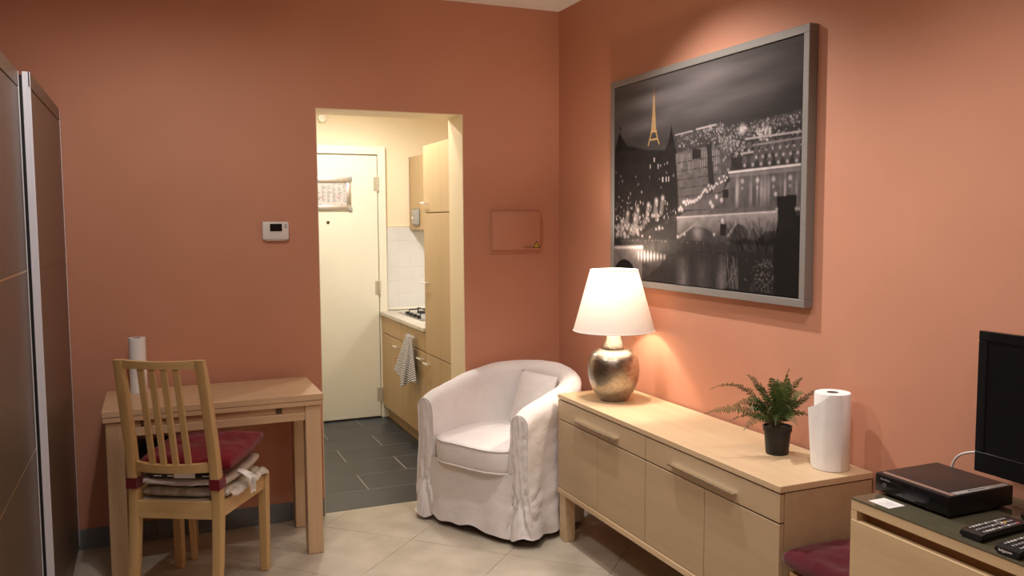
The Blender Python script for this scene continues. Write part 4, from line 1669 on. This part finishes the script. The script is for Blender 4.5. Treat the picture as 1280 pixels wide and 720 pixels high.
# ------------------------------------------------------------------ sideboard
SX, SY0, SY1, SZ = -0.405, -0.803, -2.414, 0.732
t = thing('sideboard', 'long birch sideboard with four doors and two drawers along the right-hand wall', 'sideboard')
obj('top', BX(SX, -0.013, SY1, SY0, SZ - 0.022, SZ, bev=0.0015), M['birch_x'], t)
for (y0, y1) in ((SY0 - 0.024, SY0 - 0.002), (SY1 + 0.002, SY1 + 0.024)):
    obj('side_panel', BX(SX + 0.022, -0.014, y0, y1, 0.262, SZ - 0.025), M['birch_shaded'], t)
obj('top_gap', BX(SX + 0.02, -0.014, SY1 + 0.004, SY0 - 0.004, SZ - 0.0248, SZ - 0.0222), M['gap'], t)
obj('carcass', BX(SX + 0.021, -0.014, SY1 + 0.0245, SY0 - 0.0245, 0.262, SZ - 0.0252), M['gap'], t)
obj('bottom_board', BX(SX - 0.002, -0.014, SY1 + 0.001, SY0 - 0.001, 0.236, 0.2615, bev=0.0015), M['birch_x'], t)
mid = (SY0 + SY1) / 2
for (ya, yb, hy0, hy1) in ((SY0 - 0.003, mid + 0.0018, -0.985, -1.392), (mid - 0.0018, SY1 + 0.003, -1.80, -2.196)):
    d = obj('drawer', BX(SX + 0.002, SX + 0.020, yb, ya, 0.611, SZ - 0.028, bev=0.001), M['birch_shaded'], t)
    bm = bmesh.new()
    box(bm, SX - 0.020, SX + 0.0018, hy1, hy0, 0.6442, 0.6458)
    box(bm, SX - 0.0212, SX - 0.020, hy1, hy0, 0.6428, 0.6472, mat=1)
    obj('handle', bm, [M['handle_polished'], M['handle_alu']], d)
    ym = (ya + yb) / 2
    for (a, b) in ((ya, ym + 0.0016), (ym - 0.0016, yb)):
        obj('door', BX(SX + 0.002, SX + 0.020, b, a, 0.2635, 0.605, bev=0.001), M['birch_shaded'], t)
for x0 in (SX + 0.006, -0.075):
    for y0 in (SY0 - 0.008 - 0.062, SY1 + 0.008):
        obj('leg', BX(x0, x0 + 0.055, y0, y0 + 0.062, 0.001, 0.2355, bev=0.002), M['birch_x'], t)

# ------------------------------------------------------------------ table lamp
LX, LY = -0.222, -1.035
t = thing('table_lamp', 'table lamp with hammered metal urn base and cream shade, switched on', 'lamp', (LX, LY, SZ + 0.0006))
bm = bmesh.new()
prof = [(0.0, 0.0), (0.062, 0.0), (0.068, 0.004), (0.082, 0.022), (0.104, 0.058), (0.117, 0.098), (0.1225, 0.135), (0.122, 0.168), (0.117, 0.198),
        (0.106, 0.220), (0.092, 0.232), (0.074, 0.240), (0.060, 0.243)]
lathe(bm, prof, 56, cap0=False, cap1=True)
obj('urn_base', bm, M['nickel'], t, 60)
bm = bmesh.new()
lathe(bm, [(0.0575, 0.2432), (0.056, 0.252), (0.048, 0.268), (0.039, 0.286), (0.032, 0.306), (0.022, 0.322), (0.012, 0.326), (0.010, 0.36), (0.0, 0.36)], 40, cap0=True, cap1=False)
obj('neck', bm, M['nickel'], t, 60)
bm = bmesh.new()
lathe(bm, [(0.018, 0.36), (0.018, 0.405), (0.014, 0.41), (0, 0.41)], 20, cap0=True, cap1=False)
obj('bulb_socket', bm, M['white_plastic'], t, 50)
SB, ST, RB, RT = 0.332, 0.618, 0.192, 0.112
bm = bmesh.new()
lathe(bm, [(RB, SB), (RB - 0.25 * (RB - RT), SB + 0.25 * (ST - SB)), (RB - 0.5 * (RB - RT), (SB + ST) / 2), (RB - 0.75 * (RB - RT), SB + 0.75 * (ST - SB)), (RT, ST)], 72, cap0=False, cap1=False)
sh = obj('lamp_shade', bm, M['shade'], t, 180)
bm = bmesh.new()
for r_, z in ((RB, SB), (RT, ST)):
    tube(bm, [(r_ * math.cos(2 * PI * k / 56), r_ * math.sin(2 * PI * k / 56), z) for k in range(57)], 0.0022, 6, caps=False)
obj('shade_ring', bm, M['card'], sh, 60)
bm = bmesh.new()
zf = ST - 0.03
for k in range(3):
    a = 2 * PI * k / 3 + 0.5
    tube(bm, [(0.019 * math.cos(a), 0.019 * math.sin(a), zf - 0.19), (0.04 * math.cos(a), 0.04 * math.sin(a), zf - 0.03), (RT * 1.05 * math.cos(a), RT * 1.05 * math.sin(a), zf + 0.004)], 0.0018, 6)
tube(bm, [(0.02 * math.cos(2 * PI * k / 20), 0.02 * math.sin(2 * PI * k / 20), zf - 0.19) for k in range(21)], 0.002, 6, caps=False)
obj('shade_fitter', bm, M['chrome'], sh, 60)
bm = bmesh.new()
lathe(bm, [(0.013, 0.411), (0.015, 0.425), (0.028, 0.452), (0.030, 0.472), (0.022, 0.495), (0.008, 0.505), (0, 0.506)], 24, cap0=True, cap1=False)
obj('bulb', bm, M['bulb'], t, 180)
d = bpy.data.lights.new('lamp_light', 'POINT')
d.energy = 19.0
d.color = (1.0, 0.82, 0.64)
d.shadow_soft_size = 0.035
lo = bpy.data.objects.new('lamp_light', d)
COL.objects.link(lo)
lo.location = (0, 0, 0.545)
lo.parent = t

# ------------------------------------------------------------------ fern
FX, FY = -0.150, -2.098
fz = SZ + 0.0006
t = thing('potted_fern', 'small green fern in a black plastic pot on the sideboard', 'plant', (FX, FY, fz))
bm = bmesh.new()
lathe(bm, [(0.0, 0.0), (0.039, 0.0), (0.040, 0.002), (0.047, 0.083), (0.051, 0.084), (0.052, 0.102), (0.048, 0.102), (0.047, 0.09), (0.0, 0.088)], 36, cap0=False, cap1=False)
obj('pot', bm, M['pot'], t, 40)
bm = bmesh.new()
lathe(bm, [(0.0465, 0.0885), (0.044, 0.094), (0.03, 0.097), (0, 0.098)], 24, cap0=True, cap1=False)
obj('soil', bm, M['soil'], t, 180)
VR = Vector((0.920, -0.391, 0))
VF = Vector((0.391, 0.920, 0))


def frond(dx, dz, dep, lift, width, npair, mat):
    """arching frond: tip at dx along the wall-ward axis, dep across it, dz above the pot rim"""
    base = Vector((0, 0, 0.095)) + VR * (dx * 0.06) + VF * (dep * 0.06)
    tip = Vector((0, 0, 0.10 + dz)) + VR * dx + VF * dep
    ctrl = Vector((0, 0, 0.10 + lift)) + VR * (dx * 0.42) + VF * (dep * 0.42)
    pts = bez(base, ctrl, tip, 40)
    twist = random.uniform(0.5, 1.0) * random.choice((-1, 1))
    bm = bmesh.new()
    tube(bm, pts[::4], [0.0016 * (1 - 0.6 * i / 10) for i in range(11)], 5, mat=1)
    for k in range(npair):
        f = 0.14 + 0.86 * k / npair
        i = min(int(f * 40), 39)
        p = pts[i].lerp(pts[i + 1], f * 40 - i)
        tg_ = (pts[i + 1] - pts[i]).normalized()
        side = tg_.cross(Vector((0, 0, 1)))
        if side.length < 0.2:
            side = VR - tg_ * tg_.dot(VR)
        side.normalize()
        # fronds twist, so their combs show from the side as well
        side = (Matrix.Rotation(twist, 3, tg_) @ side).normalized()
        upv = side.cross(tg_).normalized()
        L = width * math.sin(PI * (0.12 + 0.86 * f) ** 0.9) ** 0.8 * random.uniform(0.88, 1.1)
        wl = 0.0023 * (0.5 + L / width)
        for s in (-1, 1):
            d_ = (side * s + tg_ * 0.30 + upv * random.uniform(-0.25, 0.35)).normalized()
            wv = tg_ * wl
            a = bm.verts.new(p - wv * 0.4)
            b = bm.verts.new(p + d_ * L * 0.5 - wv * 0.8)
            c = bm.verts.new(p + d_ * L - upv * L * 0.12)
            e = bm.verts.new(p + d_ * L * 0.5 + wv * 0.8 + upv * 0.001)
            g_ = bm.verts.new(p + wv * 0.6)
            bm.faces.new((a, b, e, g_))
            bm.faces.new((b, c, e))
    return obj('frond', bm, [M[mat], M['rachis']], t, recalc=False)


FR = [(-0.022, 0.165, -0.03, 0.15, 0.028, 22, 'fern'), (0.022, 0.185, -0.05, 0.15, 0.028, 22, 'fern_tip'), (-0.085, 0.150, 0.02, 0.14, 0.028, 22, 'fern'),
      (0.072, 0.135, -0.06, 0.13, 0.028, 22, 'fern'), (-0.060, 0.075, -0.09, 0.12, 0.028, 20, 'fern'), (0.010, 0.085, -0.11, 0.13, 0.028, 20, 'fern'), (-0.12, 0.10, -0.03, 0.13, 0.027, 22, 'fern'),
      (-0.275, 0.050, -0.02, 0.105, 0.026, 30, 'fern'), (-0.245, 0.128, 0.03, 0.21, 0.022, 28, 'fern'), (-0.115, 0.190, 0.00, 0.16, 0.034, 24, 'fern'),
      (-0.040, 0.185, -0.04, 0.16, 0.036, 22, 'fern_tip'), (0.040, 0.212, 0.00, 0.17, 0.030, 24, 'fern'), (0.078, 0.185, -0.03, 0.15, 0.034, 22, 'fern_tip'),
      (0.128, 0.150, -0.06, 0.10, 0.024, 24, 'fern'), (0.112, 0.035, -0.07, 0.10, 0.032, 20, 'fern'), (-0.150, 0.005, -0.09, 0.09, 0.026, 22, 'fern'),
      (-0.105, 0.045, 0.05, 0.10, 0.030, 20, 'fern'), (0.010, 0.160, 0.05, 0.15, 0.036, 20, 'fern'), (-0.010, 0.135, -0.06, 0.14, 0.034, 20, 'fern_tip'),
      (-0.070, 0.110, -0.05, 0.13, 0.034, 20, 'fern'), (0.050, 0.100, -0.09, 0.12, 0.032, 20, 'fern'), (-0.045, 0.030, -0.12, 0.10, 0.030, 18, 'fern'),
      (0.030, 0.030, -0.13, 0.10, 0.030, 18, 'fern'), (-0.160, 0.080, -0.01, 0.13, 0.026, 22, 'fern'), (-0.020, 0.150, 0.02, 0.14, 0.036, 20, 'fern_tip'),
      (0.055, 0.150, 0.02, 0.13, 0.034, 20, 'fern'), (-0.190, 0.030, -0.05, 0.085, 0.026, 22, 'fern'), (0.10, 0.095, -0.02, 0.11, 0.030, 20, 'fern')]
for a in FR:
    frond(a[0], a[1], a[2], a[3], a[4] * (0.80 if a[4] > 0.029 else 1.0), int(a[5] * 1.15), a[6])

# ------------------------------------------------------------------ kitchen paper on the sideboard
t = thing('paper_towel_roll', 'full white paper towel roll standing on the sideboard beside the fern', 'paper roll', (-0.105, -2.318, SZ + 0.0006), R(0))
bm = bmesh.new()
lathe(bm, [(0.020, 0), (0.0575, 0), (0.0592, 0.003), (0.0592, 0.259), (0.0575, 0.262), (0.020, 0.262)], 48, cap0=False, cap1=False)
obj('paper', bm, M['paper'], t, 50)
bm = bmesh.new()
lathe(bm, [(0.0198, 0.001), (0.0198, 0.2622), (0.0182, 0.2622), (0.0182, 0.001)], 28, cap0=False, cap1=False)
obj('core', bm, bpy.data.materials['cardboard'], t, 50)
bm = bmesh.new()
rows = []
va = math.atan2(-VR.y, -VR.x)          # towards the far end of the room
for i in range(26):
    q = i / 25
    row = []
    a = va + 1.75 - 1.9 * q            # wraps the side facing the room, comes away at the end
    lift = max(0.0, (q - 0.62) / 0.38)
    ztop = 0.262 - 0.055 * max(0.0, (q - 0.35) / 0.65) ** 0.8
    for j in range(14):
        s_ = j / 13
        z = 0.0012 + (ztop - 0.0012) * s_
        r_ = 0.0602 + 0.020 * lift ** 1.5 * (0.35 + 0.65 * s_) * (1 if s_ > 0.02 else 0.7)
        row.append((r_ * math.cos(a), r_ * math.sin(a), z))
    rows.append(row)
grid(bm, rows)
obj('loose_sheet', bm, M['paper'], t, 180)

# ------------------------------------------------------------------ chest with a dark glass top, and what stands on it
GX, GY0, GY1, GZ = -0.430, -2.735, -3.62, 0.80
t = thing('chest_of_drawers', 'pale oak chest of drawers with a dark glass top', 'chest')
obj('top_panel', BX(GX, -0.014, GY1, GY0, GZ - 0.033, GZ - 0.0065, bev=0.001), M['oak'], t)
obj('glass_top', BX(GX - 0.001, -0.013, GY1 - 0.001, GY0 + 0.001, GZ - 0.006, GZ, bev=0.001), M['glass'], t)
for y0, y1 in ((GY0 - 0.021, GY0), (GY1, GY1 + 0.021)):
    obj('side_panel', BX(GX + 0.0005, -0.014, y0, y1, 0.001, GZ - 0.0335), M['oak'], t)
obj('back_panel', BX(GX + 0.05, -0.014, GY1 + 0.0215, GY0 - 0.0215, 0.02, GZ - 0.034), M['oak'], t)
for z0, z1 in ((0.505, 0.738), (0.262, 0.497), (0.02, 0.254)):
    obj('drawer', BX(GX - 0.001, GX + 0.018, GY1 + 0.002, GY0 - 0.002, z0, z1, bev=0.001), M['oak'], t)

# crimson cushion on a stool in the gap between sideboard and chest
st2 = thing('low_stool', 'low wooden stool in the gap between sideboard and chest', 'stool', (-0.225, -2.572, 0))
for sx in (-1, 1):
    for sy in (-1, 1):
        beam('leg', (sx * 0.145, sy * 0.105, 0.001), (sx * 0.135, sy * 0.098, 0.44), 0.032, 0.032, st2, 'chair_z')
obj('seat', BX(-0.165, 0.165, -0.128, 0.128, 0.442, 0.464, bev=0.004), M['chair_x'], st2)
o = tag(obj('crimson_cushion', cushion_mesh(0.38, 0.285, 0.085, seed=21, wr=0.010, crown=0.2, pw=4.0, corner=0.02, edge=0.4), M['magenta'], smooth=180),
        'crimson cushion in the gap between sideboard and chest', 'cushion')
o.location = (-0.225, -2.573, 0.4655)

# set-top box
t = thing('receiver_box', 'black television receiver box lying on the dark glass top', 'receiver', (0, 0, GZ + 0.0005))
bx0, bx1, by0, by1 = -0.339, -0.097, -2.977, -2.732
obj('body', BX(bx0 + 0.004, bx1, by0, by1, 0.006, 0.060, bev=0.003, seg=2), M['black'], t, 40)
obj('front_panel', BX(bx0, bx0 + 0.0042, by0 + 0.0005, by1 - 0.0005, 0.008, 0.058, bev=0.002, seg=2), M['black_gloss'], t, 40)
obj('silver_strip', BX(bx0 + 0.012, bx0 + 0.026, by0 + 0.004, by1 - 0.012, 0.0601, 0.0609), M['silver_plastic'], t)
obj('vent_strip', BX(bx0 + 0.03, bx1 - 0.012, by0 + 0.004, by0 + 0.022, 0.0601, 0.0612), M['grey_plastic'], t)
obj('vent_slot', BX(bx0 + 0.085, bx0 + 0.150, by0 + 0.012, by0 + 0.016, 0.0612, 0.0616), M['black_matte'], t)
for x in (bx0 + 0.03, bx1 - 0.03):
    for y in (by0 + 0.03, by1 - 0.03):
        bm = bmesh.new()
        lathe(bm, [(0.010, 0.0), (0.012, 0.002), (0.012, 0.0062)], 14, (x, y))
        obj('foot', bm, M['black_matte'], t, 40)
obj('display_window', BX(bx0 - 0.0004, bx0 + 0.0005, by0 + 0.06, by0 + 0.15, 0.018, 0.045), M['screen'], t)
bm = bmesh.new()
for k in range(6):
    yy = by1 - 0.020 - 0.0056 * k
    box(bm, bx0 - 0.0004, bx0 + 0.0002, yy - 0.0042, yy, 0.0440, 0.0440 + (0.005 if k in (0, 3) else 0.0036))
obj('front_lettering', bm, M['ink_grey'], t)['kind'] = 'stuff'
bm = bmesh.new()
lathe(bm, [(0.0055, 0), (0.0055, 0.0012), (0.004, 0.0014), (0.004, 0.0006)], 16, cap0=False, cap1=False)
bmesh.ops.rotate(bm, verts=bm.verts, cent=(0, 0, 0), matrix=Matrix.Rotation(-PI / 2, 3, 'Y'))
o = obj('power_button', bm, M['ink_grey'], t, 40)
o.location = (bx0 - 0.0002, by1 - 0.034, 0.030)

# white card
t = thing('business_card', 'small white card lying on the dark glass top before the receiver', 'card', (-0.383, -2.816, GZ + 0.0004))
obj('card', BX(-0.029, 0.029, -0.036, 0.036, 0, 0.0006), M['card'], t)
bm = bmesh.new()
for k in range(4):
    box(bm, -0.018 + 0.009 * k, -0.0165 + 0.009 * k, -0.026, random.uniform(0.0, 0.02), 0.00062, 0.0008)
obj('card_print', bm, M['ink_grey'], t)


# remote controls
def remote(label, loc, rz, L, Wd, brand=None, big=False):
    r_ = thing('remote_control', label, 'remote control', loc, rz, 'remote controls on the chest')
    bm = bmesh.new()
    rows = []
    n = 16
    for i in range(n + 1):
        f = i / n
        x = L * f
        ww = Wd / 2 * (1 - 0.08 * math.sin(PI * f)) * (0.93 if i in (0, n) else 1)
        hh = 0.021 if i not in (0,) else 0.017
        rows.append([(x, -ww * 0.72, 0), (x, ww * 0.72, 0), (x - (0.004 if i == 0 else 0), ww, hh * 0.55), (x, ww * 0.95, hh), (x, -ww * 0.95, hh), (x - (0.004 if i == 0 else 0), -ww, hh * 0.55)])
    g = grid(bm, rows, close_v=True)
    bm.faces.new(g[0])
    bm.faces.new(g[-1])
    obj('body', bm, M['black'], r_, 50)
    src = None
    cols = 3
    nr = 12
    for k in range(nr):
        for c_ in range(cols):
            x = 0.022 + k * (L - 0.04) / nr
            y = (c_ - 1) * Wd * 0.29
            m_ = 'white_plastic' if (k in (1, 2, 3) and c_ != 1) or k in (5, 8) else ('ink_red' if (k == nr - 1 and c_ == 0) else 'grey_plastic')
            if k == 9 and c_ == 1:
                m_ = 'yellow'
            bm = bmesh.new()
            box(bm, x - 0.0032, x + 0.0032, y - 0.0036, y + 0.0036, 0.0208, 0.0226, bev=0.0006)
            obj('button', bm, M[m_], r_)
    bm = bmesh.new()
    lathe(bm, [(0.012, 0.0208), (0.012, 0.0224), (0.007, 0.0224), (0.007, 0.021)], 20, (L * 0.62, 0), cap0=False, cap1=False)
    obj('navigation_ring', bm, M['silver_plastic'], r_, 40)
    if brand:
        text('brand_text', brand, 0.0085, M['card'], r_, (-0.0042, Wd * 0.30, 0.0095), (PI / 2 - 0.12, 0, -PI / 2))
    return r_


remote('slim black remote control with many keys next to the receiver', (-0.408, -3.098, GZ + 0.0005), R(4), 0.185, 0.062)
remote('rounded black remote control with white lettering on its end, nearest the chest front', (-0.424, -3.205, GZ + 0.0005), R(5), 0.19, 0.064, 'belgacom')

# television
t = thing('television', 'black flat television on a stand, its screen off', 'television', (0, 0, GZ))
tx, ty0, ty1, tz0, tz1 = -0.20, -2.935, -3.60, 0.104, 0.484
obj('back_shell', BX(tx + 0.020, tx + 0.055, ty1 + 0.012, ty0 - 0.012, tz0 + 0.012, tz1 - 0.012, bev=0.012, seg=3), M['black'], t, 40)
bm = bmesh.new()
BZ = 0.026
box(bm, tx, tx + 0.02, ty1, ty0, tz0, tz0 + 0.055, bev=0.002)
box(bm, tx, tx + 0.02, ty1, ty0, tz1 - BZ, tz1, bev=0.002)
box(bm, tx, tx + 0.02, ty0 - BZ, ty0, tz0 + 0.055, tz1 - BZ, bev=0.002)
box(bm, tx, tx + 0.02, ty1, ty1 + BZ, tz0 + 0.055, tz1 - BZ, bev=0.002)
obj('bezel', bm, M['black_gloss'], t)
obj('screen', BX(tx + 0.004, tx + 0.018, ty1 + BZ, ty0 - BZ, tz0 + 0.055, tz1 - BZ), M['screen'], t)
obj('neck', BX(tx + 0.022, tx + 0.054, -3.31, -3.22, 0.0122, tz0 + 0.03, bev=0.006, seg=2), M['black_gloss'], t, 40)
bm = bmesh.new()
n = 40
pr = [((0.075) * math.cos(2 * PI * k / n) + tx + 0.07, (0.235) * math.sin(2 * PI * k / n) - 3.265) for k in range(n)]
bm = slab(pr, 0.0006, 0.012)
obj('stand_base', bm, M['black_gloss'], t, 40)

# white cable behind the box
bm = bmesh.new()
tube(bm, bez((-0.078, -2.765, GZ + 0.006), (-0.078, -2.765, GZ + 0.115), (-0.085, -2.81, GZ + 0.112), 24, (-0.137, -3.02, GZ + 0.160)), 0.0034, 8)
tag(obj('white_cable', bm, M['white_plastic'], smooth=60), 'white cable running up behind the receiver to the television', 'cable')


# ------------------------------------------------------------------ recessed spot fittings in the ceilings
for i, (loc, tgt, p, a, *_) in enumerate(SPOTS):
    t = thing('ceiling_spot', 'recessed round spotlight ' + ('above the picture and lamp', 'above the fern and television', 'added as unseen fill above the slatted chair')[i], 'ceiling light', (loc[0], loc[1], HC), 0, 'recessed ceiling spotlights')
    bm = bmesh.new()
    lathe(bm, [(0.045, -0.001), (0.045, -0.006), (0.034, -0.008), (0.033, -0.002)], 28, cap0=False, cap1=False)
    obj('bezel_ring', bm, M['white_plastic'], t, 40)
    bm = bmesh.new()
    lathe(bm, [(0.033, -0.003), (0.02, -0.0045), (0.0, -0.005)], 24, cap0=False, cap1=False)
    obj('lens', bm, M['lampglass'], t, 180)

for i, (loc, p, size) in enumerate(FILL_DISCS):  # fittings invented to go with the added fill discs
    t = thing('fill_lamp', 'added flat round fill lamp ' + ('in the middle of the room', 'at the end of the room opposite the doorway')[i], 'ceiling light',
              (loc[0], loc[1], HC), 0, 'added ceiling fill lamps')
    bm = bmesh.new()
    lathe(bm, [(size / 2 + 0.02, -0.001), (size / 2 + 0.02, -0.05), (size / 2 + 0.008, -0.055), (size / 2 + 0.006, -0.02)], 40, cap0=False, cap1=False)
    obj('rim', bm, M['white_plastic'], t, 40)
    bm = bmesh.new()
    lathe(bm, [(size / 2 + 0.005, -0.030), (size / 2 + 0.004, -0.040), (0.0, -0.045)], 40, cap0=False, cap1=False)
    obj('diffuser', bm, M['lampglass'], t, 180)
for i, (loc, tgt, p, a) in enumerate(KSPOTS):
    t = thing('ceiling_spot', 'recessed round kitchen spotlight ' + ('just behind the doorway', 'before the ivory door')[i], 'ceiling light', (loc[0], loc[1], HK), 0, 'kitchen ceiling spotlights')
    bm = bmesh.new()
    lathe(bm, [(0.045, -0.001), (0.045, -0.006), (0.034, -0.008), (0.033, -0.002)], 28, cap0=False, cap1=False)
    obj('bezel_ring', bm, M['white_plastic'], t, 40)
    bm = bmesh.new()
    lathe(bm, [(0.033, -0.003), (0.02, -0.0045), (0.0, -0.005)], 24, cap0=False, cap1=False)
    obj('lens', bm, M['lampglass'], t, 180)
